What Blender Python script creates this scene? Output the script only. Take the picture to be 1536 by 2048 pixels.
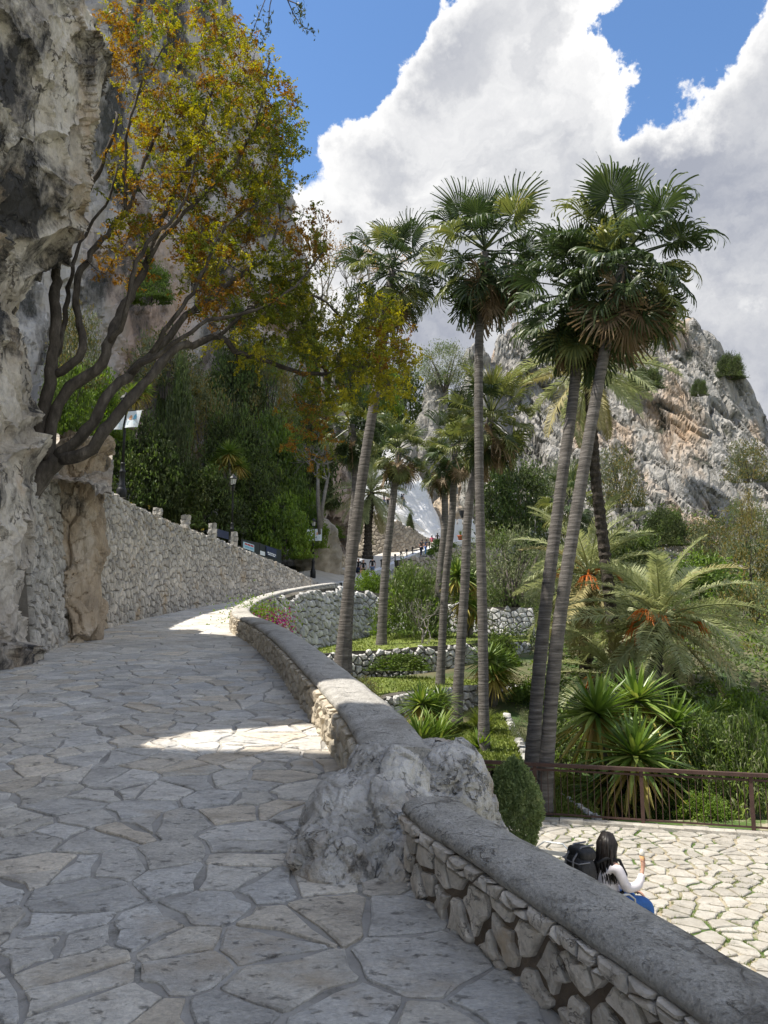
import bpy, math, random
import numpy as np
from mathutils import Vector, Matrix, Quaternion

for o in list(bpy.data.objects):
    bpy.data.objects.remove(o)
scene = bpy.context.scene
COL = scene.collection
RNG = np.random.default_rng(7)
random.seed(7)

# ------------------------------------------------------------------ camera
F = 1550.0                      # focal length in photo pixels (1536 x 2048)
PITCH = math.atan(226 / 1550)
CP, SP = math.cos(PITCH), math.sin(PITCH)
EYE = 1.6
cam_data = bpy.data.cameras.new('camera')
cam_data.sensor_fit = 'VERTICAL'
cam_data.sensor_height = 36.0
cam_data.lens = 36.0 * F / 2048
cam_data.clip_start = 0.05
cam_data.clip_end = 3000
cam = bpy.data.objects.new('camera', cam_data)
cam.location = (0, 0, EYE)
cam.rotation_euler = (math.pi / 2 + PITCH, 0, 0)
COL.objects.link(cam)
scene.camera = cam

# ------------------------------------------------------------------ sun, sky, exposure
SUN_EL = math.radians(62)
SUN_A = math.radians(9)        # how far the sun stands behind the viewer's left
TO_SUN = Vector((-math.cos(SUN_A) * math.cos(SUN_EL), -math.sin(SUN_A) * math.cos(SUN_EL), math.sin(SUN_EL)))
sun_data = bpy.data.lights.new('sun', 'SUN')
sun_data.energy = 2.2
sun_data.angle = math.radians(0.55)
sun_data.color = (1.0, 0.94, 0.84)
sun = bpy.data.objects.new('sun', sun_data)
sun.location = (-40, -10, 60)
sun.rotation_euler = (-TO_SUN).to_track_quat('-Z', 'Y').to_euler()
COL.objects.link(sun)
scene.view_settings.view_transform = 'Standard'
scene.view_settings.look = 'None'
scene.view_settings.exposure = 1.75
scene.view_settings.gamma = 1.0
scene.view_settings.use_curve_mapping = False
scene.cycles.max_bounces = 6
scene.cycles.diffuse_bounces = 3
scene.cycles.glossy_bounces = 2
scene.cycles.transmission_bounces = 3
scene.cycles.transparent_max_bounces = 4
scene.cycles.use_denoising = True


def ray(px, py):
    v = (1024 - py) / F
    return (px - 768) / F, CP - v * SP, SP + v * CP


def P(px, py, Y):
    """world point that the photo shows at pixel (px, py), at distance Y"""
    x, y, z = ray(px, py)
    t = Y / y
    return Vector((x * t, Y, EYE + z * t))


def GP(px, py, h=0.0):
    """same, on the path's slope raised by h"""
    x, y, z = ray(px, py)
    Y = (EYE - h) / (0.08 - z / y)
    return Vector((x / y * Y, Y, 0.08 * Y + h))


def PZ(px, py, zc):
    x, y, z = ray(px, py)
    t = (zc - EYE) / z
    return Vector((x * t, y * t, zc))


# ------------------------------------------------------------------ node helper
def N(nt, kind, props=None, **ins):
    n = nt.nodes.new(kind)
    for k, v in (props or {}).items():
        setattr(n, k, v)
    for k, v in ins.items():
        key = int(k[1:]) if k[0] == '_' and k[1:].isdigit() else k.replace('_', ' ')
        s = n.inputs[key]
        if isinstance(v, bpy.types.NodeSocket):
            nt.links.new(v, s)
        else:
            s.default_value = v
    return n


def ramp(nt, fac, stops, interp='LINEAR'):
    n = nt.nodes.new('ShaderNodeValToRGB')
    n.color_ramp.interpolation = interp
    el = n.color_ramp.elements
    while len(el) < len(stops):
        el.new(0.5)
    for e, (p, c) in zip(el, stops):
        e.position = p
        e.color = (c[0], c[1], c[2], 1) if not isinstance(c, (int, float)) else (c, c, c, 1)
    nt.links.new(fac, n.inputs['Fac'])
    return n.outputs['Color']


def mth(nt, op, a, b=0.0, c=None, clamp=False):
    kw = dict(_0=a, _1=b)
    if c is not None:
        kw['_2'] = c
    return N(nt, 'ShaderNodeMath', {'operation': op, 'use_clamp': clamp}, **kw).outputs[0]


def mixc(nt, fac, a, b, blend='MIX'):
    n = nt.nodes.new('ShaderNodeMix')
    n.data_type = 'RGBA'
    n.blend_type = blend
    n.clamp_factor = True
    for key, v in ((0, fac), (6, a), (7, b)):
        s = n.inputs[key]
        if isinstance(v, bpy.types.NodeSocket):
            nt.links.new(v, s)
        elif key == 0:
            s.default_value = v
        else:
            s.default_value = (v[0], v[1], v[2], 1)
    return n.outputs[2]


# ------------------------------------------------------------------ world: sky and clouds
def rdir(px, py):
    return Vector(ray(px, py)).normalized()


world = bpy.data.worlds.new('World')
scene.world = world
world.use_nodes = True
wt = world.node_tree
wt.nodes.clear()
sky = N(wt, 'ShaderNodeTexSky', {'sky_type': 'NISHITA', 'sun_disc': False, 'sun_elevation': SUN_EL,
                                 'sun_rotation': math.atan2(TO_SUN.x, TO_SUN.y), 'altitude': 600,
                                 'air_density': 1.0, 'dust_density': 0.25, 'ozone_density': 2.5})
tc = N(wt, 'ShaderNodeTexCoord').outputs['Generated']
n1 = N(wt, 'ShaderNodeTexNoise', {'noise_dimensions': '3D'}, Vector=tc, Scale=5.0, Detail=10.0, Roughness=0.62)
off = N(wt, 'ShaderNodeVectorMath', {'operation': 'SUBTRACT'}, _0=n1.outputs['Color'], _1=(0.5, 0.5, 0.5)).outputs[0]
off = N(wt, 'ShaderNodeVectorMath', {'operation': 'SCALE'}, _0=off, Scale=0.26).outputs[0]
wd = N(wt, 'ShaderNodeVectorMath', {'operation': 'ADD'}, _0=tc, _1=off).outputs[0]


def blob(px, py, rpx, soft=0.0):
    c = rdir(px, py)
    d = N(wt, 'ShaderNodeVectorMath', {'operation': 'DISTANCE'}, _0=wd, _1=tuple(c)).outputs['Value']
    r = rpx / F
    return N(wt, 'ShaderNodeMapRange', {'clamp': True}, Value=d, _1=0.0, _2=r, _3=1.0, _4=0.0).outputs[0]


# broken cloud everywhere, a thick bank ahead, clear blue where the photo is blue
big = N(wt, 'ShaderNodeTexNoise', {'noise_dimensions': '3D'}, Vector=tc, Scale=1.7, Detail=4.0, Roughness=0.5).outputs['Fac']
dens = mth(wt, 'MULTIPLY', mth(wt, 'SUBTRACT', big, 0.385), 3.0)
bank = blob(1050, 450, 1500)
dens = mth(wt, 'ADD', dens, mth(wt, 'MULTIPLY', bank, 1.3))
for hx, hy, hr, hs in ((540, 110, 560, 1.9), (640, 60, 330, 1.6), (560, 260, 260, 1.0), (1265, 75, 230, 2.6), (1390, 5, 190, 1.8), (690, 440, 90, 0.55), (1060, 190, 80, 0.5), (1280, 235, 70, 0.45), (400, -250, 500, 1.2)):
    dens = mth(wt, 'SUBTRACT', dens, mth(wt, 'MULTIPLY', blob(hx, hy, hr), hs))
for hx, hy, hr, hs in ((960, 190, 270, 1.2), (860, 110, 170, 0.7), (690, 370, 170, 1.0), (800, 250, 170, 0.6), (1060, 40, 200, 0.8), (1480, 120, 200, 0.8)):
    dens = mth(wt, 'ADD', dens, mth(wt, 'MULTIPLY', blob(hx, hy, hr), hs))
fine = N(wt, 'ShaderNodeTexNoise', {'noise_dimensions': '3D'}, Vector=tc, Scale=13.0, Detail=9.0, Roughness=0.62).outputs['Fac']
dens = mth(wt, 'ADD', dens, mth(wt, 'MULTIPLY', mth(wt, 'SUBTRACT', fine, 0.5), 1.15))
alpha = N(wt, 'ShaderNodeMapRange', {'clamp': True, 'interpolation_type': 'SMOOTHSTEP'}, Value=dens, _1=0.16, _2=0.46, _3=0.0, _4=1.0).outputs[0]
# thick middle parts of a cloud are greyer than its edges; billows by noise
thick = N(wt, 'ShaderNodeMapRange', {'clamp': True}, Value=dens, _1=0.3, _2=1.5, _3=0.0, _4=1.0).outputs[0]
bil = N(wt, 'ShaderNodeTexNoise', {'noise_dimensions': '3D'}, Vector=wd, Scale=4.2, Detail=7.0, Roughness=0.55, Distortion=0.4).outputs['Fac']
bil = N(wt, 'ShaderNodeMapRange', {'clamp': True}, Value=bil, _1=0.36, _2=0.64, _3=0.0, _4=1.0).outputs[0]
shade = mth(wt, 'MULTIPLY', mth(wt, 'ADD', mth(wt, 'MULTIPLY', bil, 0.75), 0.25), mth(wt, 'ADD', mth(wt, 'MULTIPLY', thick, 0.85), 0.15))
ccol = ramp(wt, shade, ((0.0, (2.45, 2.43, 2.4)), (0.25, (2.05, 2.04, 2.03)), (0.6, (1.4, 1.42, 1.48)), (1.0, (.82, .87, 1.02))))
skyc = N(wt, 'ShaderNodeHueSaturation', Saturation=1.1, Value=0.45, Color=sky.outputs[0]).outputs[0]
mixed = mixc(wt, alpha, skyc, ccol)
bg = N(wt, 'ShaderNodeBackground', Color=mixed, Strength=0.15)
wo = N(wt, 'ShaderNodeOutputWorld')
wt.links.new(bg.outputs[0], wo.inputs[0])


# ------------------------------------------------------------------ noise in numpy
def _hash(ix, iy, iz, seed):
    h = (ix.astype(np.int64) * 374761393 + iy.astype(np.int64) * 668265263 + iz.astype(np.int64) * 2147483647 + seed * 1274126177) & 0xffffffff
    h = ((h ^ (h >> 13)) * 1274126177) & 0xffffffff
    h = ((h ^ (h >> 16)) * 2246822519) & 0xffffffff
    return ((h ^ (h >> 15)) & 0xffffff) / float(0xffffff)


def vnoise(p, seed=0):
    i = np.floor(p).astype(np.int64)
    f = p - i
    f = f * f * f * (f * (f * 6 - 15) + 10)
    r = 0
    for dx in (0, 1):
        wx = f[:, 0] if dx else 1 - f[:, 0]
        for dy in (0, 1):
            wy = f[:, 1] if dy else 1 - f[:, 1]
            for dz in (0, 1):
                wz = f[:, 2] if dz else 1 - f[:, 2]
                r = r + wx * wy * wz * _hash(i[:, 0] + dx, i[:, 1] + dy, i[:, 2] + dz, seed)
    return r * 2 - 1


def fbm(p, octv=5, rough=0.5, seed=0):
    p = np.asarray(p, float)
    a, s, t = 1.0, 0.0, 0.0
    for k in range(octv):
        s = s + a * vnoise(p * (2.03 ** k) + 17.3 * k, seed + k)
        t += a
        a *= rough
    return s / t


def ridged(p, octv=5, rough=0.55, seed=0):
    p = np.asarray(p, float)
    a, s, t = 1.0, 0.0, 0.0
    for k in range(octv):
        s = s + a * (1 - 2 * np.abs(vnoise(p * (2.07 ** k) + 9.1 * k, seed + k)))
        t += a
        a *= rough
    return s / t


def facets(p, seed=0):
    """every random cell gets its own height and tilt: broken, plane-faced rock"""
    p = np.asarray(p, float)
    i = np.floor(p).astype(np.int64)
    f1 = np.full(len(p), 9.0)
    f2 = np.full(len(p), 9.0)
    out = np.zeros(len(p))
    for dx in (-1, 0, 1):
        for dy in (-1, 0, 1):
            for dz in (-1, 0, 1):
                c = [i[:, 0] + dx, i[:, 1] + dy, i[:, 2] + dz]
                h = [_hash(c[0], c[1], c[2], seed + 11 * k) for k in range(3)]
                q = np.stack([c[k] + h[k] for k in range(3)], 1)
                d = np.sqrt(((p - q) ** 2).sum(1))
                v = _hash(c[0], c[1], c[2], seed + 77) - .5
                for k in range(3):
                    v = v + (p[:, k] - q[:, k]) * (_hash(c[0], c[1], c[2], seed + 101 + k) - .5) * 1.35
                nearer = d < f1
                f2 = np.where(nearer, f1, np.minimum(f2, d))
                out = np.where(nearer, v, out)
                f1 = np.where(nearer, d, f1)
    return out, f2 - f1


def worley(p, seed=0):
    """distances to the two nearest of one random point per unit cell, and the nearest one's random value"""
    p = np.asarray(p, float)
    i = np.floor(p).astype(np.int64)
    f1 = np.full(len(p), 9.0)
    f2 = np.full(len(p), 9.0)
    val = np.zeros(len(p))
    for dx in (-1, 0, 1):
        for dy in (-1, 0, 1):
            for dz in (-1, 0, 1):
                c = [i[:, 0] + dx, i[:, 1] + dy, i[:, 2] + dz]
                q = np.stack([c[k] + _hash(c[0], c[1], c[2], seed + 11 * k) for k in range(3)], 1)
                d = np.sqrt(((p - q) ** 2).sum(1))
                nearer = d < f1
                f2 = np.where(nearer, f1, np.minimum(f2, d))
                val = np.where(nearer, _hash(c[0], c[1], c[2], seed + 77), val)
                f1 = np.where(nearer, d, f1)
    return f1, f2, val


# ------------------------------------------------------------------ mesh helpers
class MB:
    def __init__(self):
        self.V, self.n = [], 0
        self.polys = []                       # (array of vertex indices with shape (k, m), material index)

    def add(self, V, faces, mi=0):
        V = np.asarray(V, float).reshape(-1, 3)
        if isinstance(faces, np.ndarray):
            self.polys.append((faces.astype(np.int64) + self.n, mi))
        else:
            by = {}
            for f in faces:
                by.setdefault(len(f), []).append(f)
            for fs in by.values():
                self.polys.append((np.array(fs, dtype=np.int64) + self.n, mi))
        self.V.append(V)
        self.n += len(V)
        return self

    def mesh(self, name, mats, smooth=False):
        me = bpy.data.meshes.new(name)
        V = np.concatenate(self.V) if self.V else np.zeros((0, 3))
        loops = np.concatenate([a.ravel() for a, _ in self.polys])
        sizes = np.concatenate([np.full(len(a), a.shape[1]) for a, _ in self.polys])
        mis = np.concatenate([np.full(len(a), m) for a, m in self.polys])
        starts = np.concatenate([[0], np.cumsum(sizes)[:-1]])
        me.vertices.add(len(V))
        me.vertices.foreach_set('co', V.astype(np.float32).ravel())
        me.loops.add(len(loops))
        me.loops.foreach_set('vertex_index', loops.astype(np.int32))
        me.polygons.add(len(sizes))
        me.polygons.foreach_set('loop_start', starts.astype(np.int32))
        me.polygons.foreach_set('loop_total', sizes.astype(np.int32))
        me.polygons.foreach_set('material_index', mis.astype(np.int32))
        me.polygons.foreach_set('use_smooth', np.full(len(sizes), bool(smooth)))
        me.update(calc_edges=True)
        me.validate()
        for m in (mats if isinstance(mats, (list, tuple)) else [mats]):
            me.materials.append(m)
        return me

    def build(self, name, mats, parent=None, smooth=False, **tags):
        return link(name, self.mesh(name, mats, smooth), parent, **tags)


def link(name, data, parent=None, loc=None, **tags):
    o = bpy.data.objects.new(name, data)
    COL.objects.link(o)
    if parent is not None:
        o.parent = parent
    if loc is not None:
        o.location = loc
    for k, v in tags.items():
        if v is not None:
            o[k] = v
    return o


def thing(name, label, category, loc=(0, 0, 0), rz=0.0, group=None):
    o = link(name, None, None, loc, label=label, category=category, group=group)
    o.rotation_euler = (0, 0, rz)
    o.empty_display_size = 0.2
    return o


def tube(pts, rad, sides=8, cap=True):
    pts = np.asarray([tuple(p) for p in pts], float)
    n = len(pts)
    rad = np.broadcast_to(np.asarray(rad, float), (n,))
    T = np.gradient(pts, axis=0)
    T /= np.linalg.norm(T, axis=1)[:, None] + 1e-12
    ref = np.array([0.0, 0, 1]) if abs(T[0, 2]) < 0.9 else np.array([1.0, 0, 0])
    u = np.cross(T[0], ref)
    u /= np.linalg.norm(u)
    V = []
    ang = np.linspace(0, 2 * math.pi, sides, endpoint=False)
    for k in range(n):
        u = u - T[k] * np.dot(u, T[k])
        u /= np.linalg.norm(u) + 1e-12
        w = np.cross(T[k], u)
        V.append(pts[k] + rad[k] * (np.cos(ang)[:, None] * u + np.sin(ang)[:, None] * w))
    V = np.concatenate(V)
    fs = []
    for k in range(n - 1):
        for j in range(sides):
            a, b = k * sides + j, k * sides + (j + 1) % sides
            fs.append((a, b, b + sides, a + sides))
    if cap:
        fs.append(tuple(range(sides))[::-1])
        fs.append(tuple((n - 1) * sides + j for j in range(sides)))
    return V, fs


def box(c, s, rz=0.0):
    x, y, z = [q / 2 for q in s]
    V = np.array([(-x, -y, -z), (x, -y, -z), (x, y, -z), (-x, y, -z), (-x, -y, z), (x, -y, z), (x, y, z), (-x, y, z)])
    if rz:
        ca, sa = math.cos(rz), math.sin(rz)
        V = V @ np.array([(ca, sa, 0), (-sa, ca, 0), (0, 0, 1)])
    return V + np.array(c), [(0, 3, 2, 1), (4, 5, 6, 7), (0, 1, 5, 4), (1, 2, 6, 5), (2, 3, 7, 6), (3, 0, 4, 7)]


def lathe(prof, sides=12, c=(0, 0, 0)):
    """prof: (radius, z) from the bottom up"""
    pts = [(c[0], c[1], c[2] + z) for r, z in prof]
    V = []
    for r, z in prof:
        for j in range(sides):
            a = 2 * math.pi * j / sides
            V.append((c[0] + r * math.cos(a), c[1] + r * math.sin(a), c[2] + z))
    fs = []
    for k in range(len(prof) - 1):
        for j in range(sides):
            a, b = k * sides + j, k * sides + (j + 1) % sides
            fs.append((a, b, b + sides, a + sides))
    fs.append(tuple(range(sides))[::-1])
    fs.append(tuple((len(prof) - 1) * sides + j for j in range(sides)))
    return V, fs


def gridfaces(nu, nv):
    i = np.arange(nu - 1)[:, None] * nv + np.arange(nv - 1)[None, :]
    i = i.ravel()
    return np.stack([i, i + nv, i + nv + 1, i + 1], 1)


def interp(xs, ys):
    xs, ys = np.asarray(xs, float), np.asarray(ys, float)
    o = np.argsort(xs)
    xs, ys = xs[o], ys[o]
    # monotone-ish cubic through the points
    m = np.gradient(ys, xs)

    def f(x):
        x = np.asarray(x, float)
        k = np.clip(np.searchsorted(xs, x) - 1, 0, len(xs) - 2)
        h = xs[k + 1] - xs[k]
        t = np.clip((x - xs[k]) / h, 0, 1)
        return ((2 * t ** 3 - 3 * t ** 2 + 1) * ys[k] + (t ** 3 - 2 * t ** 2 + t) * h * m[k] + (-2 * t ** 3 + 3 * t ** 2) * ys[k + 1] + (t ** 3 - t ** 2) * h * m[k + 1])
    return f


# ------------------------------------------------------------------ materials
MATS = {}


def surf(name, stops, scale=3.0, rough=0.85, bump=0.4, bscale=30.0, island=0.0, stretch=(1, 1, 1), spot=None, spot_scale=8.0, spot_lo=0.55, spot_hi=0.7,
         spot2=None, spot2_scale=2.0, s2_lo=0.55, s2_hi=0.65, detail=8.0, vor=0.0, vscale=4.0, spec=0.3, bdist=0.02, metal=0.0, island_cols=None, grain=0.0, gscale=55.0, vein=0.0, veinscale=2.5):
    m = bpy.data.materials.new(name)
    m.use_nodes = True
    nt = m.node_tree
    nt.nodes.clear()
    tcn = N(nt, 'ShaderNodeTexCoord').outputs['Object']
    vec = N(nt, 'ShaderNodeMapping', Vector=tcn, Scale=stretch).outputs[0]
    fac = N(nt, 'ShaderNodeTexNoise', Vector=vec, Scale=scale, Detail=detail, Roughness=0.62).outputs['Fac']
    fac = N(nt, 'ShaderNodeMapRange', {'clamp': True}, Value=fac, _1=0.28, _2=0.72, _3=0.0, _4=1.0).outputs[0]
    c = ramp(nt, fac, stops)
    geo = None
    if island or island_cols:
        geo = N(nt, 'ShaderNodeNewGeometry').outputs['Random Per Island']
        orand = N(nt, 'ShaderNodeObjectInfo').outputs['Random']
        rnd = mth(nt, 'FRACT', mth(nt, 'ADD', geo, mth(nt, 'MULTIPLY', orand, 7.31)))
        if island_cols:
            ic = ramp(nt, rnd, island_cols)
            c = mixc(nt, 1.0, c, ic, 'MULTIPLY')
        if island:
            val = N(nt, 'ShaderNodeMapRange', Value=mth(nt, 'FRACT', mth(nt, 'MULTIPLY', rnd, 13.7)), _1=0.0, _2=1.0, _3=1 - island, _4=1 + island).outputs[0]
            c = N(nt, 'ShaderNodeHueSaturation', Value=val, Color=c).outputs[0]
    hs = []
    if grain:
        g = N(nt, 'ShaderNodeTexNoise', Vector=vec, Scale=gscale, Detail=6.0, Roughness=0.75).outputs['Fac']
        g = N(nt, 'ShaderNodeMapRange', {'clamp': True}, Value=g, _1=.3, _2=.7, _3=1 - grain, _4=1 + grain).outputs[0]
        c = N(nt, 'ShaderNodeHueSaturation', Value=g, Color=c).outputs[0]
        hs.append(mth(nt, 'MULTIPLY', g, 0.35))
    if vein:
        # fine cracks: where a noise passes its middle value
        for q, sc_ in ((0, veinscale), (1, veinscale * 2.3)):
            w = N(nt, 'ShaderNodeTexNoise', {'noise_dimensions': '4D'}, Vector=vec, W=3.7 + 5 * q, Scale=sc_, Detail=5.0, Roughness=0.6, Distortion=.6).outputs['Fac']
            w = mth(nt, 'ABSOLUTE', mth(nt, 'SUBTRACT', w, 0.5))
            w = N(nt, 'ShaderNodeMapRange', {'clamp': True}, Value=w, _1=.002, _2=.012, _3=1.0, _4=0.0).outputs[0]
            brk = N(nt, 'ShaderNodeTexNoise', Vector=vec, Scale=sc_ * 1.7, Detail=2.0).outputs['Fac']
            brk = N(nt, 'ShaderNodeMapRange', {'clamp': True}, Value=brk, _1=.5, _2=.6, _3=0.0, _4=1.0).outputs[0]
            w = mth(nt, 'MULTIPLY', w, brk)
            c = mixc(nt, mth(nt, 'MULTIPLY', w, vein), c, (.07, .065, .06))
            hs.append(mth(nt, 'MULTIPLY', w, -1.0))
    if spot2:
        s = N(nt, 'ShaderNodeTexNoise', Vector=vec, Scale=spot2_scale, Detail=6.0, Roughness=0.6).outputs['Fac']
        s = N(nt, 'ShaderNodeMapRange', {'clamp': True}, Value=s, _1=s2_lo, _2=s2_hi, _3=0.0, _4=1.0).outputs[0]
        c = mixc(nt, s, c, spot2)
    if spot:
        s = N(nt, 'ShaderNodeTexNoise', Vector=vec, Scale=spot_scale, Detail=9.0, Roughness=0.7).outputs['Fac']
        s = N(nt, 'ShaderNodeMapRange', {'clamp': True}, Value=s, _1=spot_lo, _2=spot_hi, _3=0.0, _4=1.0).outputs[0]
        c = mixc(nt, s, c, spot)
        hs.append(mth(nt, 'MULTIPLY', s, -0.5))
    bs = N(nt, 'ShaderNodeTexNoise', Vector=vec, Scale=bscale, Detail=8.0, Roughness=0.65).outputs['Fac']
    h = bs
    for q in hs:
        h = mth(nt, 'ADD', h, q)
    if vor:
        vv = N(nt, 'ShaderNodeTexVoronoi', {'feature': 'DISTANCE_TO_EDGE'}, Vector=vec, Scale=vscale).outputs['Distance']
        vv = mth(nt, 'MINIMUM', mth(nt, 'MULTIPLY', vv, 5.0), 1.0)
        h = mth(nt, 'ADD', h, mth(nt, 'MULTIPLY', vv, vor))
    b = N(nt, 'ShaderNodeBump', Height=h, Strength=bump, Distance=bdist).outputs[0]
    bs = N(nt, 'ShaderNodeBsdfPrincipled', Base_Color=c, Roughness=rough, Normal=b, Metallic=metal)
    bs.inputs['Specular IOR Level'].default_value = spec
    out = N(nt, 'ShaderNodeOutputMaterial')
    nt.links.new(bs.outputs[0], out.inputs[0])
    MATS[name] = m
    return m


def plain(name, col, rough=0.6, metal=0.0, var=0.12, scale=9.0, bump=0.1, spec=0.35):
    return surf(name, ((0, tuple(c * (1 - var) for c in col)), (1, tuple(min(1, c * (1 + var)) for c in col))), scale=scale, rough=rough, bump=bump, bscale=40, metal=metal, spec=spec)


def leafmat(name, stops, transl=0.35, rough=0.55, scale=0.6, nmix=0.45, spec=0.35):
    m = bpy.data.materials.new(name)
    m.use_nodes = True
    nt = m.node_tree
    nt.nodes.clear()
    tcn = N(nt, 'ShaderNodeTexCoord').outputs['Object']
    fac = N(nt, 'ShaderNodeTexNoise', Vector=tcn, Scale=scale, Detail=3.0).outputs['Fac']
    fac = N(nt, 'ShaderNodeMapRange', {'clamp': True}, Value=fac, _1=0.3, _2=0.7, _3=0.0, _4=1.0).outputs[0]
    rnd = N(nt, 'ShaderNodeNewGeometry').outputs['Random Per Island']
    orand = N(nt, 'ShaderNodeObjectInfo').outputs['Random']
    rnd = mth(nt, 'FRACT', mth(nt, 'ADD', rnd, mth(nt, 'MULTIPLY', orand, 3.71)))
    f = mth(nt, 'ADD', mth(nt, 'MULTIPLY', fac, nmix), mth(nt, 'MULTIPLY', rnd, 1 - nmix))
    c = ramp(nt, f, stops)
    d = N(nt, 'ShaderNodeBsdfPrincipled', Base_Color=c, Roughness=rough)
    d.inputs['Specular IOR Level'].default_value = spec
    tcol = N(nt, 'ShaderNodeHueSaturation', Saturation=1.15, Value=1.25, Color=c).outputs[0]
    t = N(nt, 'ShaderNodeBsdfTranslucent', Color=tcol)
    mx = N(nt, 'ShaderNodeMixShader', _0=transl)
    nt.links.new(d.outputs[0], mx.inputs[1])
    nt.links.new(t.outputs[0], mx.inputs[2])
    out = N(nt, 'ShaderNodeOutputMaterial')
    nt.links.new(mx.outputs[0], out.inputs[0])
    MATS[name] = m
    return m


# paving
M_paving = surf('paving_limestone', ((0, (.4, .38, .355)), (.35, (.57, .55, .515)), (.65, (.66, .635, .59)), (1, (.74, .71, .655))), scale=4.5, rough=.72, bump=1.0, bscale=11, stretch=(.9, 1.5, 1), island=.15,
                spot=(.27, .26, .25), spot_scale=14, spot_lo=.58, spot_hi=.72, spot2=(.47, .39, .29), spot2_scale=1.3, s2_lo=.58, s2_hi=.74, vor=.25, vscale=2.2, spec=.3, bdist=.03,
                island_cols=((0, (.93, .95, .98)), (.45, (1, 1, 1)), (.8, (1.02, 1.0, .96)), (1, (1.06, .98, .87))), grain=.27, gscale=38)
M_mortar = surf('path_mortar', ((0, (.2, .19, .175)), (.5, (.36, .345, .32)), (1, (.5, .48, .45))), scale=2.4, rough=.9, bump=.5, bscale=60, spot=(.09, .09, .07), spot_scale=5, spot_lo=.56, spot_hi=.72)
M_plazastone = surf('plaza_limestone', ((0, (.31, .285, .24)), (.5, (.38, .355, .31)), (1, (.46, .44, .395))), scale=4, rough=.7, bump=.4, bscale=25, island=.14, spot=(.25, .225, .18), spot_scale=9, spot_lo=.6, spot_hi=.75, grain=.12, gscale=40, vein=.4, veinscale=4)
M_plazajoint = surf('plaza_joint', ((0, (.26, .21, .15)), (.5, (.36, .31, .22)), (1, (.42, .38, .3))), scale=3, rough=.95, bump=.6, bscale=50, spot=(.07, .12, .025), spot_scale=1.3, spot_lo=.44, spot_hi=.56)
# walls
M_wallstone = surf('rubble_stone', ((0, (.27, .26, .245)), (.4, (.43, .41, .375)), (.75, (.55, .515, .46)), (1, (.64, .605, .55))), scale=2.6, rough=.88, bump=.7, bscale=16, island=.22, spot=(.13, .12, .11), spot_scale=6, spot_lo=.58, spot_hi=.74,
                  spot2=(.4, .31, .2), spot2_scale=.9, s2_lo=.58, s2_hi=.72, bdist=.02, grain=.2, gscale=30, vein=.5, veinscale=3)
M_wallmortar = surf('wall_mortar', ((0, (.13, .12, .105)), (1, (.27, .25, .22))), scale=3, rough=.95, bump=.6, bscale=40)
M_parastone = surf('parapet_stone', ((0, (.38, .345, .3)), (.45, (.55, .5, .435)), (1, (.67, .62, .56))), scale=6, rough=.85, bump=.6, bscale=28, island=.16, spot=(.17, .145, .12), spot_scale=7, spot_lo=.58, spot_hi=.75,
                   spot2=(.44, .32, .19), spot2_scale=1.6, s2_lo=.62, s2_hi=.74, bdist=.02, grain=.2, gscale=45, vein=.6, veinscale=4)
M_parastone_far = surf('parapet_stone_buff', ((0, (.3, .26, .2)), (.45, (.46, .4, .31)), (1, (.6, .55, .46))), scale=5, rough=.88, bump=.6, bscale=22, island=.2, spot=(.2, .16, .11), spot_scale=6, spot_lo=.6, spot_hi=.75)
M_paramortar = surf('parapet_mortar', ((0, (.12, .095, .07)), (1, (.25, .2, .155))), scale=4, rough=.95, bump=.8, bscale=45)
M_coping = surf('coping_concrete', ((0, (.4, .38, .345)), (.5, (.56, .535, .49)), (1, (.68, .655, .61))), scale=7, rough=.95, bump=1.0, bscale=55, spot=(.3, .285, .255), spot_scale=55, spot_lo=.54, spot_hi=.7, bdist=.03,
                spot2=(.24, .21, .17), spot2_scale=1.1, s2_lo=.55, s2_hi=.75, grain=.25, gscale=70, vein=.45, veinscale=1.3)
M_drywall = surf('dry_stone', ((0, (.28, .275, .265)), (.5, (.48, .47, .45)), (1, (.62, .61, .59))), scale=3, rough=.9, bump=.6, bscale=14, island=.28, spot=(.2, .19, .18), spot_scale=4, spot_lo=.57, spot_hi=.7)
M_drymortar = surf('dry_wall_core', ((0, (.05, .045, .04)), (1, (.13, .12, .1))), scale=3, rough=1, bump=.4, bscale=30)
M_goldstone = surf('golden_stone', ((0, (.36, .29, .2)), (1, (.58, .5, .37))), scale=3, rough=.9, bump=.6, bscale=14, island=.25)
M_brownwall = surf('brown_rubble', ((0, (.26, .22, .175)), (1, (.46, .405, .33))), scale=2, rough=.9, bump=.6, bscale=10, island=.2)
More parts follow.
